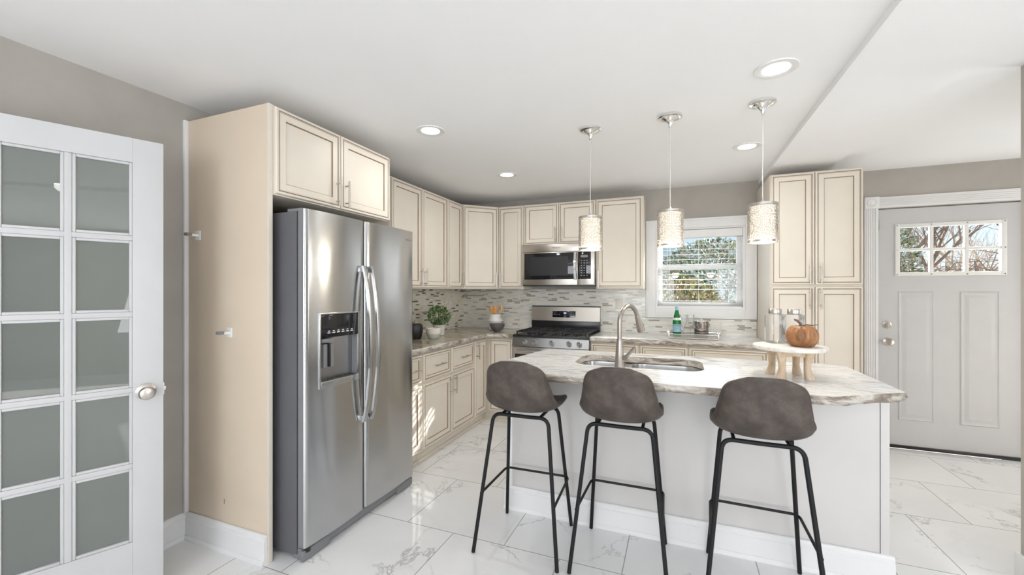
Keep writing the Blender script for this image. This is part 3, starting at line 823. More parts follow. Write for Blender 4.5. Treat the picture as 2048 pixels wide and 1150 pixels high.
def fhandle(y, side, parent):
    pts = []; k = MB(); n = 22; vs = []; fs = []
    for i in range(n+1):
        t = i/n; z = .592+.905*t; bow = math.sin(PI*t)
        x = .744+.052*bow**.75
        yy = y
        w = .0135
        for dx, dy in ((0, -w), (.012, -w*.9), (.016, 0), (.012, w*.9), (0, w), (-.004, 0)): vs.append((x+dx, yy+dy, z))
    for i in range(n):
        for j in range(6): fs.append((i*6+j, i*6+(j+1) % 6, (i+1)*6+(j+1) % 6, (i+1)*6+j))
    fs.append(list(range(5, -1, -1))); fs.append([n*6+j for j in range(6)])
    k.add(vs, fs, 'steel')
    for z in (.612, 1.477): k.box(.722, .760, y-.009, y+.009, z-.016, z+.016, 'steel', .003)
    k.build('handle', parent, angle=60)
fhandle(.396, 1, fzr); fhandle(.460, -1, fresh)
text_mesh('Whirlpool', .0165, 'logo_metal', 'emblem', fresh, (.7328, .852, 1.700), (PI/2, 0, PI/2+.063), .0012)
gr = MB().box(.640, .700, .010, FW-.010, .004, .062, 'grey_plastic', .006)
gr.box(.700, .722, .0, .17, .006, .058, 'grey_plastic', .008).box(.700, .722, FW-.17, FW, .006, .058, 'grey_plastic', .008).box(.690, .712, .17, FW-.17, .020, .062, 'grey_plastic', .004)
gr.lathe([(.018, .046), (.018, .072)], 'black_plastic', (.712, .030, 0), 16)
gr.build('base_grille', fr)
for yy in (.01, FW-.10): MB().box(.60, .70, yy, yy+.09, 1.752, 1.768, 'grey_plastic', .004).build('hinge_cover', fr)

# hooks on the beige panel
def hook(label, x, z):
    r = thing('door_holder', label, 'hook', (x, -3.0905, z))
    MB().box(-.021, .021, -.006, 0, -.026, .026, 'white_plastic', .0028).build('plate', r)
    a = MB().box(-.010, .010, -.052, -.004, -.008, .006, 'white_plastic', .003); a.build('arm', r)
    MB().box(-.013, .013, -.066, -.038, -.007, .009, 'grey_plastic', .003).build('catch', r)
MB().box(.254, .257, -3.0906, -3.0900, .235, .262, 'gasket').build('scratch', pnl, smooth=False)
hook('white magnetic catch bracket high on the beige refrigerator panel', .049, 1.652)
hook('white magnetic catch bracket at mid height on the beige panel', .302, 1.136)

# ------------------------------------------------------------------ microwave
mwv = thing('microwave', 'stainless over-the-range microwave with black glass door', 'microwave', (.918, 0, 1.402))
MWW = .768; MH = .43
MB().box(0, MWW, -.36, -.002, .008, MH+.006, 'dark_steel', .002).build('body', mwv)
b = MB().box(.0, MWW, -.395, -.362, MH-.075, MH+.004, 'steel_warm', .003); b.build('top_strip', mwv)
dr = MB().box(0, .598, -.395, -.362, .012, MH-.078, 'steel_warm', .003)
dr.box(.028, .560, -.3985, -.394, .070, MH-.086, 'black_gloss', .001)
dro = dr.build('door', mwv)
MB().box(.085, .500, -.3995, -.3984, .110, MH-.125, 'black_plastic').build('window', dro, smooth=False)
h = MB(); n = 12; vs = []; fs = []
for i in range(n+1):
    t = i/n; z = .060+.285*t; x = .578; y = -.400-.030*math.sin(PI*t)
    for dx, dy in ((-.016, 0), (-.012, -.010), (.012, -.010), (.016, 0)): vs.append((x+dx, y+dy, z))
for i in range(n):
    for j_ in range(4): fs.append((i*4+j_, i*4+(j_+1) % 4, (i+1)*4+(j_+1) % 4, (i+1)*4+j_))
fs += [(3, 2, 1, 0), (n*4, n*4+1, n*4+2, n*4+3)]
h.add(vs, fs, 'chrome'); h.build('handle', dro, angle=40)
cp = MB().box(.602, MWW, -.395, -.362, .012, MH-.078, 'steel_warm', .003).box(.606, .735, -.3985, -.394, .070, MH-.082, 'black_gloss', .001); cpo = cp.build('control_panel', mwv)
for r_ in range(7):
    for c_ in range(3): MB().box(.635+c_*.028, .645+c_*.028, -.3992, -.3984, .105+r_*.025, .109+r_*.025, 'white_print').build('button', cpo, smooth=False)
MB().box(.632, .705, -.3992, -.3984, .288, .312, 'grey_plastic').build('display', cpo, smooth=False)
MB().box(.004, MWW-.004, -.385, -.01, 0, .009, 'black_plastic').build('vent_underside', mwv)
text_mesh('Whirlpool', .022, 'black_plastic', 'emblem', mwv, (.375, -.3955, MH-.033), (PI/2, 0, 0))

# ------------------------------------------------------------------ range
rg = thing('range', 'stainless gas range with black cooktop between the back counters', 'stove', (.918, 0, 0))
RW = .768
MB().box(.003, RW-.003, -.625, -.02, .03, .895, 'dark_steel', .002).build('body', rg)
MB().box(0, RW, -.640, -.06, .895, .918, 'black_enamel', .004).box(0, RW, -.668, -.630, .893, .914, 'black_enamel', .005).build('cooktop', rg)
bgd = MB().box(0, RW, -.075, -.022, .918, 1.028, 'black_enamel', .003)
bgo = bgd.build('backguard', rg)
bp_ = MB()
vs = [(0, -.085, 1.022), (RW, -.085, 1.022), (RW, -.062, 1.176), (0, -.062, 1.176), (0, -.02, 1.022), (RW, -.02, 1.022), (RW, -.02, 1.176), (0, -.02, 1.176)]
bp_.add(vs, [(0, 1, 2, 3), (4, 7, 6, 5), (0, 4, 5, 1), (3, 2, 6, 7), (0, 3, 7, 4), (1, 5, 6, 2)], 'steel_warm')
bp_.box(-.002, RW+.002, -.066, -.018, 1.174, 1.186, 'black_plastic', .003)
bpo = bp_.build('back_panel', rg, smooth=False)
tfp = Matrix.Translation((0, -.0755, 1.095)) @ Matrix.Rotation(-math.atan2(.023, .154), 4, 'X')
MB().box(.245, .505, -.003, .002, -.035, .035, 'black_gloss', .001, tfp).build('display_panel', bpo)
MB().box(.372, .402, -.0036, -.0028, .006, .020, 'display_blue', 0, tfp).build('clock', bpo, smooth=False)
for i in range(4): MB().box(.262+.02*i, .272+.02*i, -.0036, -.0028, -.006, -.004, 'display_white', 0, tfp).build('key_mark', bpo, smooth=False)
for i in range(3):
    for k in range(3): MB().box(.440+.018*i, .446+.018*i, -.0036, -.0028, -.022+.018*k, -.019+.018*k, 'display_white', 0, tfp).build('key_mark', bpo, smooth=False)
gt = MB()
for gx0, gx1 in ((.022, .262), (.266, .502), (.506, .746)):
    z = .945
    for x in (gx0+.008, (gx0+gx1)/2, gx1-.008): gt.box(x-.006, x+.006, -.625, -.095, z-.012, z+.004, 'cast_iron', .002)
    for y in (-.617, -.49, -.36, -.23, -.103): gt.box(gx0, gx1, y-.006, y+.006, z-.010, z+.004, 'cast_iron', .002)
    for x in (gx0+.01, gx1-.01):
        for y in (-.617, -.103): gt.box(x-.007, x+.007, y-.007, y+.007, .917, z, 'cast_iron')
gt.build('grates', rg)
for (x, y, r_) in ((.142, -.49, .048), (.142, -.23, .036), (.384, -.36, .05), (.626, -.49, .048), (.626, -.23, .036)):
    MB().lathe([(r_, .917), (r_, .925), (r_*.7, .932), (0, .932)], 'cast_iron', (x, y, 0), 20).build('burner', rg)
cpn = MB().add([(0, -.655, .893), (RW, -.655, .893), (RW, -.680, .805), (0, -.680, .805), (0, -.60, .893), (RW, -.60, .893), (RW, -.60, .805), (0, -.60, .805)],
               [(0, 3, 2, 1), (4, 5, 6, 7), (0, 1, 5, 4), (3, 7, 6, 2), (0, 4, 7, 3), (1, 2, 6, 5)], 'steel')
cpno = cpn.build('control_panel', rg, smooth=False)
for x in (.135, .235, .410, .580, .680):
    tfk = Matrix.Translation((x, -.669, .849)) @ Matrix.Rotation(-math.atan2(.025, .088)*-1, 4, 'X')
    kb = MB().lathe([(.026, 0), (.026, -.006), (.021, -.010), (.020, -.026), (0, -.026)], 'dark_steel', (0, 0, 0), 20, 'y', tf=tfk)
    kb.box(-.004, .004, -.034, -.024, -.020, .020, 'steel', .002, tfk); kb.build('burner_knob', cpno)
od = MB().box(.004, RW-.004, -.665, -.628, .22, .795, 'steel_warm', .004).box(.025, RW-.025, -.668, -.664, .30, .725, 'black_gloss', .002)
odo = od.build('oven_door', rg)
ohd = MB().tube([(.06, -.715, .762), (RW-.06, -.715, .762)], .012, 'steel', 12)
for x in (.08, RW-.08): ohd.tube([(x, -.664, .762), (x, -.715, .762)], .009, 'steel', 8)
ohd.build('handle', odo)
MB().box(.004, RW-.004, -.660, -.628, .055, .212, 'steel_warm', .004).build('drawer', rg)
MB().box(.03, RW-.03, -.60, -.05, 0, .032, 'black_plastic').build('plinth', rg)

# ------------------------------------------------------------------ island
isl = thing('kitchen_island', 'off-white kitchen island body with white baseboard facing the stools', 'kitchen island', (0, 0, 0))
IX0, IX1, IY0, IY1 = 1.475, 3.365, -2.142, -1.56
ib = MB()
wall_xz(ib, IX0, IX1-.035, IY0, IY0+.018, 0, CT0-.001, [], 'island_panel')
ib.box(IX0, IX0+.018, IY0+.018, IY1, 0, CT0-.001, 'cream_paint').box(IX0+.018, IX1-.018, IY1-.018, IY1, .0, CT0-.001, 'cream_paint').box(IX1-.018, IX1, IY0+.018, IY1, 0, CT0-.001, 'cream_paint')
ib.build('body', isl, smooth=False)
MB().box(IX1-.033, IX1, IY0-.004, IY0+.018, 0, CT0-.001, 'island_panel', .002).build('corner_strip', isl)
MB().box(IX0-.004, IX0+.030, IY0-.005, IY0, .14, CT0-.001, 'white_paint', .001).build('corner_strip', isl)
bb = MB(); bb_profile(bb, (IX0-.018, IY0-.004), (IX1+.016, IY0-.004), (0, -1)); bb_profile(bb, (IX1, IY0-.003), (IX1, IY1), (1, 0)); bb_profile(bb, (IX0, IY1), (IX0, IY0-.003), (-1, 0))
bb.build('baseboard', isl, angle=20)
SX0, SX1, SY0, SY1 = 1.872, 2.600, -2.105, -1.692
hole = rrect(SX0, SX1, SY0, SY1, .105, 8)
itop = slab_top('countertop', [(1.555, -1.515), (3.30, -1.540), (3.372, -1.610), (3.378, -2.268), (3.17, -2.405), (3.06, -2.475), (2.60, -2.482), (2.00, -2.478), (1.70, -2.440), (1.425, -2.270)],
                CT0+.002, CT1, 'stone_island', lambda x, y: True, [hole], amp=.008)
tag(itop, 'grey and white veined stone island countertop with sink cutout', 'countertop')
# sink
sk = thing('sink', 'undermount stainless double bowl sink in the island', 'sink', (0, 0, 0))
def bowl(x0, x1, y0, y1, zt, zb, r):
    m = MB(); rings = []
    specs = [(-.018, zt), (0, zt), (.002, zt-.012), (.006, zb+.05), (.016, zb+.018), (.05, zb+.003)]
    vs = []; n = None
    for ins, z in specs:
        q = rrect(x0+ins, x1-ins, y0+ins, y1-ins, max(.01, r-max(0, ins)*.3), 8); n = len(q)
        vs += [(x, y, z) for x, y in q]
    fs = [(k*n+i, k*n+(i+1) % n, (k+1)*n+(i+1) % n, (k+1)*n+i) for k in range(len(specs)-1) for i in range(n)]
    fs.append([(len(specs)-1)*n+i for i in range(n)])
    m.add(vs, fs, 'steel'); m.lathe([(.042, zb+.0035), (.036, zb+.006), (.03, zb+.003), (0, zb+.002)], 'dark_steel', ((x0+x1)/2, (y0+y1)/2, 0), 20)
    return m.build('bowl', sk, angle=50)
bowl(SX0+.012, 2.150, SY0+.01, SY1-.012, CT0-.001, .72, .08); bowl(2.185, SX1-.010, SY0+.01, SY1-.012, CT0-.001, .69, .09)
MB().box(2.140, 2.195, SY0+.03, SY1-.03, CT0-.016, CT0-.002, 'steel', .006).build('divider', sk)
# faucet
fa = thing('faucet', 'tall brushed nickel gooseneck pull-down faucet on the island', 'faucet', (2.158, -2.150, CT1), -.47)
MB().lathe([(.0, 0), (.030, 0), (.0305, .004), (.0275, .012), (.026, .035), (.0215, .10), (.0165, .150), (.0150, .162)], 'faucet_nickel', seg=28).build('base', fa)
R_ = .092; ztop = .258
pts = [(0, 0, .155), (0, 0, .20), (0, 0, ztop-.01)] + arc_pts((0, R_, ztop), R_, PI, .12*PI, 18, (0, 1, 0), (0, 0, 1))
e = Vector(pts[-1]); dvec = (Vector(pts[-1])-Vector(pts[-2])).normalized()
MB().tube(pts, .0125, 'faucet_nickel', 18).build('neck', fa)
MB().tube([(0, 0, .158), (0, 0, .166)], .0165, 'faucet_nickel', 20).build('collar', fa)
hp = [e+dvec*t for t in (-.002, .006, .03, .085, .105, .107)]
MB().tube(hp, [.013, .0150, .0165, .0220, .0235, .019], 'faucet_nickel', 20).build('spray_head', fa)
MB().tube([(.020, 0, .062), (.046, 0, .070)], .012, 'faucet_nickel', 14).tube([(.044, 0, .070), (.055, .004, .085), (.092, .010, .128)], [.009, .0085, .0075], 'faucet_nickel', 12).build('lever', fa)

# ------------------------------------------------------------------ bar stools
def catmull(ps, n):
    out = []
    P = [ps[0]]+ps+[ps[-1]]
    for i in range(1, len(P)-2):
        for k in range(n):
            t = k/n
            out.append([.5*((2*b)+(-a+c)*t+(2*a-5*b+4*c-d)*t*t+(-a+3*b-3*c+d)*t**3) for a, b, c, d in zip(P[i-1], P[i], P[i+1], P[i+2])])
    out.append(list(ps[-1])); return out
def stool(label, x, y, rz):
    r = thing('bar_stool', label, 'stool', (x, y, 0), rz, 'brown leather bar stools at the island')
    # stations: y, z, half width, edge forward shift, edge lift
    S = [(.205, .730, .060, 0, .0), (.201, .737, .130, 0, .004), (.180, .748, .165, 0, .012), (.11, .748, .180, 0, .022), (0, .742, .185, .0, .030), (-.085, .742, .184, .010, .042),
         (-.150, .758, .180, .030, .052), (-.184, .800, .170, .050, .036), (-.198, .850, .163, .050, .018), (-.208, .900, .154, .042, .006), (-.216, .945, .145, .032, .0), (-.222, .980, .128, .020, -.008), (-.226, .999, .102, .010, -.012), (-.227, 1.005, .070, .004, -.006)]
    S = [(a, b_-.013, c_, d_, e_) for a, b_, c_, d_, e_ in S]
    st_ = catmull([list(s) for s in S], 4); nu = 14
    vs = []; fs = []
    for (yy, zz, w, ef, el) in st_:
        for i in range(nu+1):
            u = -1+2*i/nu; q = abs(u)**2.2
            vs.append((w*math.sin(u*PI/2*.92)/math.sin(PI/2*.92), yy+ef*q, zz+el*q))
    n1 = nu+1
    for a in range(len(st_)-1):
        for i in range(nu): fs.append((a*n1+i, a*n1+i+1, (a+1)*n1+i+1, (a+1)*n1+i))
    me = MB().add(vs, fs, 'brown_leather').build('seat_shell', r, angle=180)
    so_ = me.modifiers.new('thick', 'SOLIDIFY'); so_.thickness = .024; so_.offset = 0
    sb = me.modifiers.new('smooth', 'SUBSURF'); sb.levels = 1; sb.render_levels = 1
    # piping round the rim
    rim = [vs[a*n1] for a in range(len(st_))] + [vs[(len(st_)-1)*n1+i] for i in range(nu+1)] + [vs[a*n1+nu] for a in range(len(st_)-1, -1, -1)] + [vs[i] for i in range(nu, -1, -1)]
    clean = [rim[0]]
    for p_ in rim[1:]:
        if math.dist(p_, clean[-1]) > .004: clean.append(p_)
    if math.dist(clean[0], clean[-1]) < .004: clean.pop()
    MB().tube(clean, .0128, 'brown_leather', 8, closed=True).build('rim', r, angle=180)
    def ring(name, sy, yf, yt, wf, wt, ztop):
        """inverted U: two legs and a rounded top under the seat"""
        L = [(-wf, yf, .004)]
        k = 12
        corner = .045
        dn = Vector((-wt, yt, ztop)) - Vector((-wf, yf, 0)); dn.normalize()
        top_c = Vector((-wt, yt, ztop))
        a = top_c - dn*corner; b = top_c + Vector((1, 0, 0))*corner
        L.append(a[:])
        for i in range(1, k):
            t = i/k; L.append(((a*(1-t)**2 + top_c*2*t*(1-t) + b*t*t))[:])
        L.append(b[:])
        Rr = [(-p_[0], p_[1], p_[2]) for p_ in reversed(L)]
        return L, Rr
    for (yf, yt, wf, wt) in ((-.215, -.115, .222, .150), (.205, .105, .198, .145)):
        L, Rr = ring('leg', 0, yf, yt, wf, wt, .701)
        MB().tube(L+[(0, yt, .700)], .0098, 'black_metal', 12).build('leg', r)
        MB().tube([(0, yt, .700)]+Rr, .0098, 'black_metal', 12).build('leg', r)
    for sx in (-1, 1): MB().tube([(sx*.105, -.115, .701), (sx*.105, .105, .701)], .008, 'black_metal', 8).build('seat_rail', r)
    zf = .292; t = zf/.701
    bw = .222+(.150-.222)*t; by = -.215+.10*t; fw_ = .198+(.145-.198)*t; fy = .205-.10*t
    foot = [(-bw-.006, by, zf)]+[(-fw_-.014, fy-.012, zf)]+[(-fw_-.004, fy+.012, zf)]+[(-fw_+.012, fy+.016, zf)]+[(fw_-.012, fy+.016, zf), (fw_+.004, fy+.012, zf), (fw_+.014, fy-.012, zf), (bw+.006, by, zf)]
    MB().tube(foot, .0068, 'black_metal', 8).build('footrest', r)
    return r
stool('brown leather bar stool with black metal legs, leftmost at the island', 1.700, -2.415, .02)
stool('brown leather bar stool with black metal legs, in front of the faucet', 2.203, -2.395, .0)
stool('brown leather bar stool with black metal legs, nearest the wooden riser', 2.800, -2.400, -.03)

# ------------------------------------------------------------------ ceiling lights
def can(x, y, label):
    z = zc(y)
    r = thing('recessed_light', label, 'ceiling light', (x, y, z), 0, 'recessed ceiling lights')
    MB().lathe([(.092, -.001), (.090, -.006), (.070, -.008), (.058, -.003)], 'white_plastic', seg=32, caps=False).build('trim_ring', r)
    MB().lathe([(.0, -.0035), (.058, -.0035)], 'lamp_lens', seg=32, caps=False).build('lens', r)
    l = bpy.data.lights.new('recessed_lamp', 'SPOT'); l.energy = 17; l.spot_size = math.radians(178); l.spot_blend = 1; l.shadow_soft_size = .055; l.color = (1, .985, .96)
    lo = bpy.data.objects.new('recessed_lamp', l); COL.objects.link(lo); lo.parent = r; lo.location = (0, 0, -.02)
can(.985, -2.262, 'recessed ceiling light in front of the cabinet above the refrigerator')
can(1.038, -1.104, 'recessed ceiling light nearest the back left corner cabinets')
can(2.925, -1.142, 'recessed ceiling light near the window, beyond the pendants')
can(2.887, -2.310, 'recessed ceiling light between rightmost pendant and the camera')
can(3.13, -5.07, 'recessed ceiling light reflected in the glass door')

def pendant(x, y, ztop_, label):
    z = zc(y)
    r = thing('pendant_lamp', label, 'pendant light', (x, y, z), 0, 'pendant lamps over the island')
    MB().lathe([(.063, 0), (.067, -.004), (.067, -.013), (.060, -.017), (.050, -.018), (.046, -.022), (.034, -.028), (.020, -.037), (.011, -.050), (.0085, -.070), (0, -.072)], 'chrome', seg=32).build('canopy', r)
    t = ztop_-z
    h_ = .200; R = .072
    MB().tube([(0, 0, -.055), (.001, .0, t*.4), (-.001, 0, t*.7), (0, 0, t+.02)], .0026, 'cord_clear', 8).build('cord', r)
    MB().lathe([(.006, t+.028), (.008, t+.020), (.013, t+.004), (.014, t-.01), (0, t-.01)], 'chrome', seg=16).build('socket_cap', r)
    for zz in (t, t-h_):
        fr_ = MB()
        fr_.lathe([(R-.002, zz-.006), (R+.002, zz-.006), (R+.002, zz+.006), (R-.002, zz+.006), (R-.002, zz-.006)], 'nickel', seg=40, caps=False)
        if zz == t:
            for k in range(3):
                a = 2*PI*k/3+.4; fr_.tube([(0, 0, t), (R*math.cos(a), R*math.sin(a), t)], .0018, 'chrome', 6)
        fr_.build('shade_ring', r)
    # pierced metal sleeve
    rs = random.Random(int(x*100)); nu, nv = 46, 22
    vs = []; fs = []
    for j_ in range(nv+1):
        for i in range(nu):
            a = 2*PI*(i+(j_ % 2)*.5+rs.uniform(-.28, .28))/nu; zz = t-.006-(h_-.012)*(j_+(rs.uniform(-.25, .25) if 0 < j_ < nv else 0))/nv
            vs.append((R*math.cos(a), R*math.sin(a), zz))
    for j_ in range(nv):
        for i in range(nu):
            i2 = (i+1) % nu
            a, b, c_, d = j_*nu+i, j_*nu+i2, (j_+1)*nu+i2, (j_+1)*nu+i
            if rs.random() < .55: fs.append((a, b, c_, d))
            elif rs.random() < .5: fs += [(a, b, c_), (a, c_, d)]
            else: fs += [(a, b, d), (b, c_, d)]
    sh = MB().add(vs, fs, 'nickel').build('pierced_shade', r)
    wf_ = sh.modifiers.new('wire', 'WIREFRAME'); wf_.thickness = .0034; wf_.use_replace = True; wf_.use_even_offset = False
    MB().lathe([(R-.012, t-.008), (R-.012, t-h_+.010)], 'lamp_fabric', seg=40, caps=False).build('fabric_shade', r)
    MB().lathe([(0, t-h_+.010), (R-.013, t-h_+.010)], 'lamp_fabric', seg=40, caps=False).build('diffuser', r)
    l = bpy.data.lights.new('pendant_lamp_bulb', 'POINT'); l.energy = 4; l.shadow_soft_size = .05; l.color = (1, .9, .74)
    lo = bpy.data.objects.new('pendant_lamp_bulb', l); COL.objects.link(lo); lo.parent = r; lo.location = (0, 0, t-h_-.03)
pendant(1.945, -1.905, 1.818, 'chrome and beaded pendant lamp in front of the microwave, leftmost of three')
pendant(2.421, -1.925, 1.820, 'chrome and beaded pendant lamp hanging in front of the window, middle of three')
pendant(2.895, -1.930, 1.822, 'chrome and beaded pendant lamp in front of the pantry edge, rightmost of three')

# ------------------------------------------------------------------ things on the left counter
Z = CT1+.0005
def leaves(m, n, c, rx, rz_, size, mats, rs, up=.3):
    for i in range(n):
        while True:
            p_ = Vector((rs.uniform(-1, 1), rs.uniform(-1, 1), rs.uniform(-1, 1)))
            if p_.length < 1: break
        p_ = p_.normalized()*(p_.length**.45)
        q = Vector((c[0]+p_.x*rx, c[1]+p_.y*rx, c[2]+p_.z*rz_))
        nrm = (p_+Vector((rs.uniform(-.6, .6), rs.uniform(-.6, .6), rs.uniform(-.2, 1)*up))).normalized()
        s_ = size*rs.uniform(.7, 1.3)
        tf = Matrix.Translation(q) @ nrm.to_track_quat('Y', 'Z').to_matrix().to_4x4() @ Matrix.Rotation(rs.uniform(0, 6.28), 4, 'Y')
        m.add([(0, 0, 0), (-.35*s_, .5*s_, .08*s_), (0, s_, 0), (.35*s_, .5*s_, .08*s_), (0, .5*s_, -.05*s_)], [(0, 4, 1), (4, 2, 1), (0, 3, 4), (4, 3, 2)], mats[i % len(mats)], tf)
pp = thing('potted_plant', 'small leafy green plant in a white etched pot on the left counter', 'plant', (.275, -1.010, Z))
MB().lathe([(0, 0), (.046, 0), (.050, .004), (.058, .085), (.061, .087), (.063, .105), (.057, .105), (.054, .090), (0, .088)], 'etched_ceramic', seg=28).build('pot', pp)
MB().lathe([(0, .094), (.053, .094)], 'soil', seg=20, caps=False).build('soil', pp)
lm = MB(); rs = random.Random(3); leaves(lm, 460, (0, 0, .195), .096, .082, .030, ['leaf', 'leaf', 'leaf_pale', 'leaf_pale'], rs)
for i in range(16):
    a = rs.uniform(0, 6.28); q = rs.uniform(.02, .07); lm.tube([(0, 0, .09), (q*.5*math.cos(a), q*.5*math.sin(a), .15), (q*math.cos(a), q*math.sin(a), .22)], .0015, 'leaf', 4)
lm.build('foliage', pp, smooth=False)
cu = MB().lathe([(0, 0), (.038, 0), (.052, .012), (.064, .05), (.066, .095), (.062, .097), (.059, .05), (.03, .012), (0, .010)], 'two_tone_ceramic', seg=32).build('cup')
tag(cu, 'cream and grey-green ceramic cup in front of the black jar', 'cup', loc=(.385, -1.285, Z))
bj = thing('black_jar', 'black rounded jar with a thin curled stem half hidden by the refrigerator', 'jar', (.235, -1.372, Z))
MB().lathe([(0, 0), (.060, 0), (.068, .01), (.078, .06), (.080, .10), (.074, .128), (.060, .140), (.02, .142), (0, .138)], 'ceramic_black', seg=32).build('body', bj)
MB().tube([(0, 0, .138), (.002, .003, .155), (.010, .006, .170)], [.0035, .003, .0018], 'wood_dark_stem', 7).build('stem', bj)

ck = MB().lathe([(0, 0), (.060, 0), (.068, .008), (.072, .05), (.074, .09), (.080, .10), (.078, .115), (.068, .130), (.064, .140), (.067, .175), (.063, .175), (.060, .14), (.066, .11), (.06, .02), (0, .02)], 'ceramic_white', seg=36).build('utensil_crock')
tag(ck, 'white ceramic utensil crock standing in the back left corner', 'crock', loc=(.548, -.270, Z))
def spoon(label, x, y, tilt, rz_, L, w, mat, slots=False):
    r = thing('wooden_spoon', label, 'utensil', (x, y, Z+.024), rz_, 'wooden utensils in the crock')
    r.rotation_euler = (0, tilt, rz_)
    MB().tube([(0, 0, .0), (0, 0, L-.055)], [.005, .0055], mat, 8).build('handle', r)
    m = MB().lathe([(.0, L-.075), (w*.35, L-.068), (w*.8, L-.040), (w, L-.010), (w*.9, L+.012), (w*.5, L+.026), (0, L+.030)], mat, seg=20, sq=(1, .28)); m.build('bowl', r)
    if slots:
        s_ = MB()
        for k in (-1, 0, 1): s_.box(k*w*.4-.002, k*w*.4+.002, -w*.30, w*.30, L-.035, L+.008, 'wood_dark_stem', 0)
        s_.build('slots', r)
spoon('orange wooden spoon leaning left in the white crock', .535, -.275, -.14, .1, .215, .024, 'wood_spoon')
spoon('orange wooden spoon upright in the middle of the crock', .552, -.285, .02, .2, .215, .021, 'wood_spoon')
spoon('pale slotted wooden spoon leaning right in the crock', .565, -.262, .20, .0, .238, .023, 'wood_spoon_light', True)
gb = MB().lathe([(0, 0), (.034, 0), (.037, .006), (.066, .028), (.080, .060), (.083, .082), (.079, .083), (.074, .058), (.05, .022), (0, .016)], 'ceramic_grey', seg=36).build('bowl')
tag(gb, 'dark grey ceramic bowl in front of the white crock', 'bowl', loc=(.642, -.425, Z))

# ------------------------------------------------------------------ tray by the window
ty = thing('serving_tray', 'clear acrylic and silver serving tray on the counter under the window', 'tray', (2.590, -.335, Z), .0)
TW, TD = .205, .125
MB().box(-TW, TW, -TD, TD, .006, .012, 'acrylic', .001).build('base', ty)
rl = MB()
for y_ in (-TD, TD): rl.box(-TW, TW, y_-.002, y_+.002, .010, .040, 'acrylic')
for x_ in (-TW, TW): rl.box(x_-.002, x_+.002, -TD, TD, .010, .040, 'acrylic')
rl.tube([(-TW, -TD, .042), (TW, -TD, .042), (TW, TD, .042), (-TW, TD, .042)], .003, 'chrome', 8, closed=True)
rl.tube([(-TW, -TD, .006), (TW, -TD, .006), (TW, TD, .006), (-TW, TD, .006)], .004, 'nickel', 8, closed=True)
for x_ in (-TW, TW):
    for y_ in (-TD, TD): rl.box(x_-.006, x_+.006, y_-.006, y_+.006, 0, .05, 'nickel', .002)
rl.build('rail', ty)
for x_ in (-TW, TW):
    s_ = 1 if x_ > 0 else -1
    MB().tube([(x_, -.05, .04), (x_+s_*.016, -.05, .058), (x_+s_*.016, .05, .058), (x_, .05, .04)], .0045, 'chrome', 8).build('handle', ty)
ZZ = Z+.0125
bo = thing('glass_bottle', 'green glass mineral water bottle with pale blue label on the tray', 'bottle', (2.452, -.335, ZZ))
MB().lathe([(0, 0), (.034, 0), (.0375, .006), (.0375, .125), (.036, .145), (.028, .185), (.017, .225), (.0135, .245), (.0135, .268), (0, .268)], 'bottle_glass', seg=32).build('glass', bo)
MB().lathe([(.0144, .243), (.0146, .262), (.0150, .264), (.0150, .280), (0, .281)], 'bottle_label_blue', seg=20).build('cap', bo)
MB().lathe([(.0381, .040), (.0381, .112)], 'bottle_label_blue', seg=32, caps=False).build('label', bo)
MB().lathe([(.0315, .172), (.0375, .150)], 'white_print', seg=32, caps=False).build('neck_label', bo)
text_mesh('S.PELLEGRINO', .0098, 'label_text_blue', 'label_text', bo, (0, -.0395, .098), (PI/2, 0, .12), .0008)
st5 = []
for i in range(10):
    a = PI/2+i*PI/5; q = .0062 if i % 2 == 0 else .0026; st5.append((q*math.cos(a), q*math.sin(a)))
so5 = MB().prism(st5, 0, .001, 'red_print').build('star', bo, smooth=False); so5.location = (0, -.0384, .076); so5.rotation_euler = (PI/2, 0, 0)
gl0 = None
for lab, gx, gy in (('clear wine glass beside the green bottle on the tray', 2.509, -.290), ('clear wine glass beside the ice bucket on the tray', 2.572, -.254)):
    if gl0 is None:
        gl0 = thing('wine_glass', lab, 'glass', (gx, gy, ZZ), 0, 'wine glasses on the tray')
        MB().lathe([(0, 0), (.032, 0), (.032, .0025), (.006, .006), (.0035, .012), (.0035, .078)], 'thin_glass', seg=28, caps=False).build('stem', gl0)
        MB().lathe([(.0035, .078), (.012, .086), (.028, .110), (.035, .145), (.036, .170), (.033, .198)], 'thin_glass', seg=28, caps=False).build('bowl', gl0)
    else:
        g2 = dup(gl0); g2.location = (gx, gy, ZZ); g2['label'] = lab
ib_ = thing('ice_bucket', 'brushed metal ice bucket with lid and swing handle on the tray', 'bucket', (2.662, -.325, ZZ))
MB().lathe([(0, 0), (.057, 0), (.059, .003), (.062, .135), (.0645, .137), (.0645, .143), (.0, .143)], 'bucket_metal', seg=40).build('body', ib_)
MB().lathe([(.0592, .034), (.062, .036), (.062, .044), (.0602, .046)], 'bucket_metal', seg=40, caps=False).build('band', ib_)
MB().lathe([(.062, .1435), (.060, .148), (.02, .153), (.006, .155), (.006, .160), (.010, .166), (0, .170)], 'chrome', seg=32).build('lid', ib_)
MB().tube([(-.066, -.004, .125)]+[(-.070*math.cos(t), -.070*math.sin(t)*.75-.006, .125-.060*math.sin(t)) for t in [PI*k/14 for k in range(1, 14)]]+[(.066, -.004, .125)], .0035, 'dark_steel', 8).build('handle', ib_)

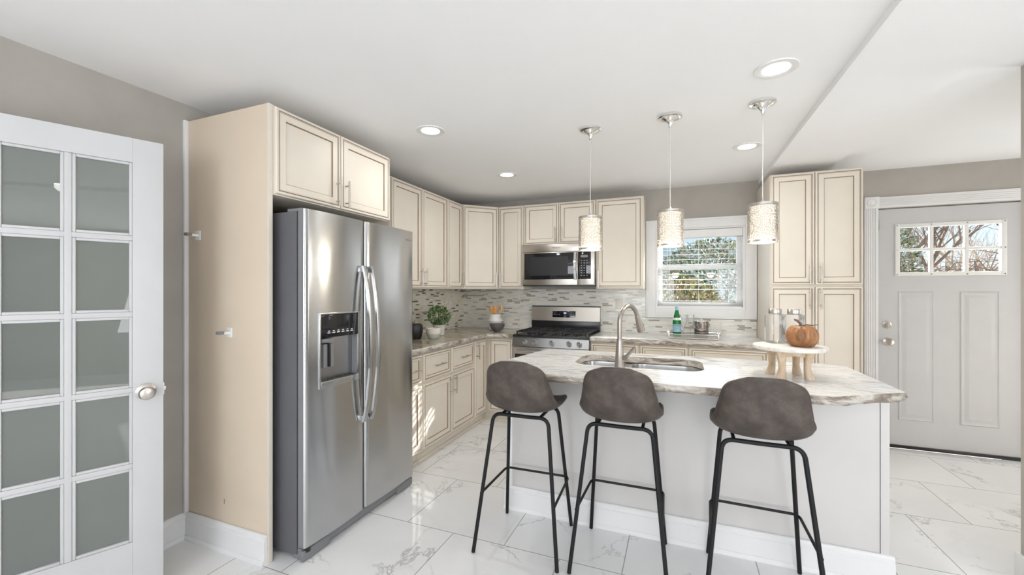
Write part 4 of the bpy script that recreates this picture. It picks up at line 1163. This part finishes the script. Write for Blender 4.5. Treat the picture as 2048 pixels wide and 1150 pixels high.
# ------------------------------------------------------------------ riser, jars, pumpkin on the island
RXc, RYc = 2.990, -2.066
rsr = thing('wooden_riser', 'round whitewashed wooden riser on four carved legs on the island', 'riser', (RXc, RYc, Z), .2)
MB().lathe([(0, .140), (.156, .140), (.161, .144), (.162, .156), (.159, .160), (0, .160)], 'whitewashed_wood', seg=56).build('top', rsr)
ap = MB()
for a in range(4):
    tf = Matrix.Rotation(a*PI/2, 4, 'Z'); L_ = .060
    ap.add([(-L_, -L_-.008, .139), (L_, -L_-.008, .139), (L_, -L_-.008, .098), (L_*.72, -L_-.008, .108), (0, -L_-.008, .114), (-L_*.72, -L_-.008, .108), (-L_, -L_-.008, .098),
            (-L_, -L_+.008, .139), (L_, -L_+.008, .139), (L_, -L_+.008, .098), (L_*.72, -L_+.008, .108), (0, -L_+.008, .114), (-L_*.72, -L_+.008, .108), (-L_, -L_+.008, .098)],
           [(0, 1, 2, 3, 4, 5, 6), (13, 12, 11, 10, 9, 8, 7)]+[(i, (i+1) % 7, 7+(i+1) % 7, 7+i) for i in range(7)], 'bleached_wood', tf)
ap.build('apron', rsr, smooth=False)
for sx, sy in ((-1, -1), (1, -1), (1, 1), (-1, 1)):
    m = MB(); vs = []; fs = []; pr = [(.0, .0195, .004), (.012, .0195, .003), (.05, .0145, -.003), (.085, .0155, -.002), (.115, .020, .002), (.139, .023, .003)]
    for z_, w_, off in pr:
        cx_, cy_ = sx*(.060+off), sy*(.060+off)
        for k in range(12):
            a = 2*PI*k/12; q = w_/max(abs(math.cos(a)), abs(math.sin(a)))**.6; vs.append((cx_+q*math.cos(a), cy_+q*math.sin(a), z_))
    for k in range(len(pr)-1):
        for i in range(12): fs.append((k*12+i, k*12+(i+1) % 12, (k+1)*12+(i+1) % 12, (k+1)*12+i))
    fs += [list(range(11, -1, -1)), [(len(pr)-1)*12+i for i in range(12)]]
    m.add(vs, fs, 'bleached_wood'); m.build('leg', rsr, angle=40)
ZR = Z+.1605
def jar(label, x, y):
    r = thing('glass_jar', label, 'jar', (x, y, ZR), .3, 'glass jars on the riser')
    vs = []; fs = []; n = None
    sp_ = [(.035, .0), (.040, .006), (.041, .02), (.041, .138), (.038, .148), (.030, .154), (.028, .158)]
    for w_, z_ in sp_:
        q = rrect(-w_, w_, -w_, w_, w_*.45 if z_ < .15 else w_*.98, 5); n = len(q); vs += [(a, b_, z_) for a, b_ in q]
    for k in range(len(sp_)-1):
        for i in range(n): fs.append((k*n+i, k*n+(i+1) % n, (k+1)*n+(i+1) % n, (k+1)*n+i))
    fs.append(list(range(n-1, -1, -1)))
    MB().add(vs, fs, 'clear_glass').build('glass', r)
    MB().lathe([(.0305, .156), (.031, .158), (.031, .178), (.029, .181), (0, .181)], 'steel_warm', seg=32).build('lid', r)
jar('square clear glass jar with metal lid, nearer the window on the riser', 2.945, -1.972)
jar('square clear glass jar with metal lid directly behind the pumpkin', 3.031, -1.972)
pk = thing('pumpkin', 'carved wooden pumpkin standing on the white riser', 'pumpkin', (3.036, -2.102, ZR))
vs = []; fs = []; nu, nv = 72, 20
for j_ in range(nv+1):
    t = PI*j_/nv
    for i in range(nu):
        a = 2*PI*i/nu
        rib = 1-.10*abs(math.cos(a*5.5))**5
        rr = .070*(math.sin(t)**.72)*rib
        zz = .058-.058*math.cos(t) if False else .060+.060*math.cos(t)*(1-.22*math.exp(-(math.sin(t)/.35)**2))
        vs.append((rr*math.cos(a), rr*math.sin(a), max(zz, .0)))
vmin = min(v[2] for v in vs); vs = [(x, y, z-vmin) for x, y, z in vs]
for j_ in range(nv):
    for i in range(nu): fs.append((j_*nu+i, j_*nu+(i+1) % nu, (j_+1)*nu+(i+1) % nu, (j_+1)*nu+i))
MB().add(vs, fs, 'pumpkin_wood').build('body', pk, angle=60)
pz = max(v[2] for v in vs)
MB().lathe([(.020, pz-.012), (.018, pz-.002), (.006, pz)], 'wood_dark_stem', seg=12).tube([(0, 0, pz-.006), (-.008, 0, pz+.012), (-.020, .004, pz+.026), (-.032, .002, pz+.030)], [.007, .006, .006, .004], 'wood_dark_stem', 8).tube([(0, 0, pz), (.020, 0, pz+.006), (.045, -.004, pz+.003), (.068, .006, pz+.006)], [.004, .003, .003, .002], 'wood_dark_stem', 7).build('stem', pk)

# ------------------------------------------------------------------ outdoors
gd = MB().box(-30, 60, .17, 80, -.75, -.55, 'lawn').build('ground', smooth=False); struct(gd)
def shrub(label, x, y, z, rx, rz_, n, size, mats, seed):
    r = thing('shrub', label, 'shrub', (x, y, -.55)); rs = random.Random(seed)
    m = MB(); leaves(m, n, (0, 0, z+.55), rx, rz_, size, mats, rs); m.build('foliage', r, smooth=False)
    st = MB()
    for i in range(6):
        a = rs.uniform(0, 6.28); st.tube([(0, 0, 0), (rx*.3*math.cos(a), rx*.3*math.sin(a), z+.3), (rx*.7*math.cos(a), rx*.7*math.sin(a), z+.55+rz_*.4)], [.04, .025, .008], 'bark', 6)
    st.build('stem', r)
shrub('dark green evergreen shrub outside the kitchen window, left', 2.40, 4.6, .7, .95, .95, 9000, .065, ['hedge_green', 'hedge_brown', 'ivy_green', 'bark_pale'], 11)
shrub('brown and green shrub outside the kitchen window, right', 4.45, 5.2, .6, .95, .95, 9000, .065, ['hedge_brown', 'hedge_green', 'hedge_green', 'bark_pale'], 12)
shrub('pale leafy shrub far outside the kitchen window', 3.5, 9.5, 1.6, 1.7, 1.3, 8000, .11, ['hedge_green', 'siding', 'bark_pale', 'leaf_pale'], 13)
hs = thing('house', 'pale blue neighbouring house with dark roof seen through the blind', 'house', (4.6, 17, -.55))
MB().box(-5, 5, 0, 6, 0, 2.6, 'siding').build('wall', hs, smooth=False)
MB().add([(-5.3, -.3, 2.6), (5.3, -.3, 2.6), (5.3, 6.3, 2.6), (-5.3, 6.3, 2.6), (-5.3, 3, 4.3), (5.3, 3, 4.3)], [(0, 1, 5, 4), (2, 3, 4, 5), (0, 4, 3), (1, 2, 5), (3, 2, 1, 0)], 'roof_shingle').build('roof', hs, smooth=False)
def tree(label, x, y, seed, h0, r0, lean, mat, levels=4, spread=.6, name='bare_tree'):
    rs = random.Random(seed); m = MB()
    def grow(p, d, L, r, lv):
        pts = [p]; q = Vector(p); dd_ = Vector(d)
        n = 5
        for i in range(n):
            dd_ = (dd_+Vector((rs.uniform(-.13, .13), rs.uniform(-.13, .13), rs.uniform(-.05, .09)))).normalized()
            q = q+dd_*L/n; pts.append(q[:])
        m.tube(pts, [r*(1-.5*i/n) for i in range(n+1)], mat, 6 if lv else 8)
        if lv >= levels: return
        for k in range(4 if lv < 3 else 3):
            t = rs.uniform(.35, 1); bp0 = Vector(pts[min(n, int(t*n))])
            a = rs.uniform(0, 6.28); nd = (dd_+Vector((math.cos(a), math.sin(a), rs.uniform(-.1, .35)))*spread).normalized()
            grow(bp0[:], nd, L*rs.uniform(.6, .85), r*.48, lv+1)
    grow((0, 0, 0), Vector(lean).normalized(), h0, r0, 0)
    ob = m.build(name); ob.location = (x, y, -.55); tag(ob, label, 'tree'); return ob
tree('bare brown tree leaning behind the left panes of the entry door', 8.4, 9.5, 5, 2.6, .17, (-.30, 0, 1), 'bark')
tree('bare thick-trunked tree behind the right panes of the entry door', 9.55, 9.0, 8, 2.8, .19, (.16, 0, 1), 'bark')
tree('bare distant tree seen through the middle panes of the entry door', 12.5, 17, 21, 2.8, .12, (.2, 0, 1), 'bark_pale')
bpile = MB(); rs = random.Random(9)
for i in range(900):
    x_ = rs.uniform(-1.6, 1.6); y_ = rs.uniform(-.6, .6); top = 2.50+.34*x_+rs.uniform(-.2, .2)
    p0 = Vector((x_, y_, rs.uniform(.2, 1.9))); a = rs.uniform(-1.3, 1.3)
    p2 = p0+Vector((math.sin(a)*rs.uniform(.5, 1.6), rs.uniform(-.3, .3), rs.uniform(.4, 1.0))); p2.z = min(p2.z, top+rs.uniform(0, .3))
    p1 = (p0+p2)/2+Vector((rs.uniform(-.15, .15), 0, rs.uniform(.1, .4)))
    bpile.tube([p0[:], p1[:], p2[:]], [.014, .010, .004], ['twig_red', 'bark_pale', 'bark'][i % 3], 4)
o = bpile.build('brush_pile'); o.location = (8.35, 7.2, -.55); o['kind'] = 'stuff'; tag(o, 'heap of tangled reddish bare twigs outside the entry door', 'brush')
iv = thing('ivy_stump', 'ivy-covered stump outside the leftmost panes of the entry door', 'ivy', (6.85, 7.0, -.55))
m = MB(); leaves(m, 5000, (0, 0, 2.1), .42, 1.5, .06, ['ivy_green', 'bark_pale', 'hedge_green', 'siding'], random.Random(4)); m.build('ivy', iv, smooth=False)
MB().tube([(0, 0, 0), (.05, 0, 1.5), (-.05, 0, 3.2)], [.2, .16, .1], 'bark', 8).build('trunk', iv)
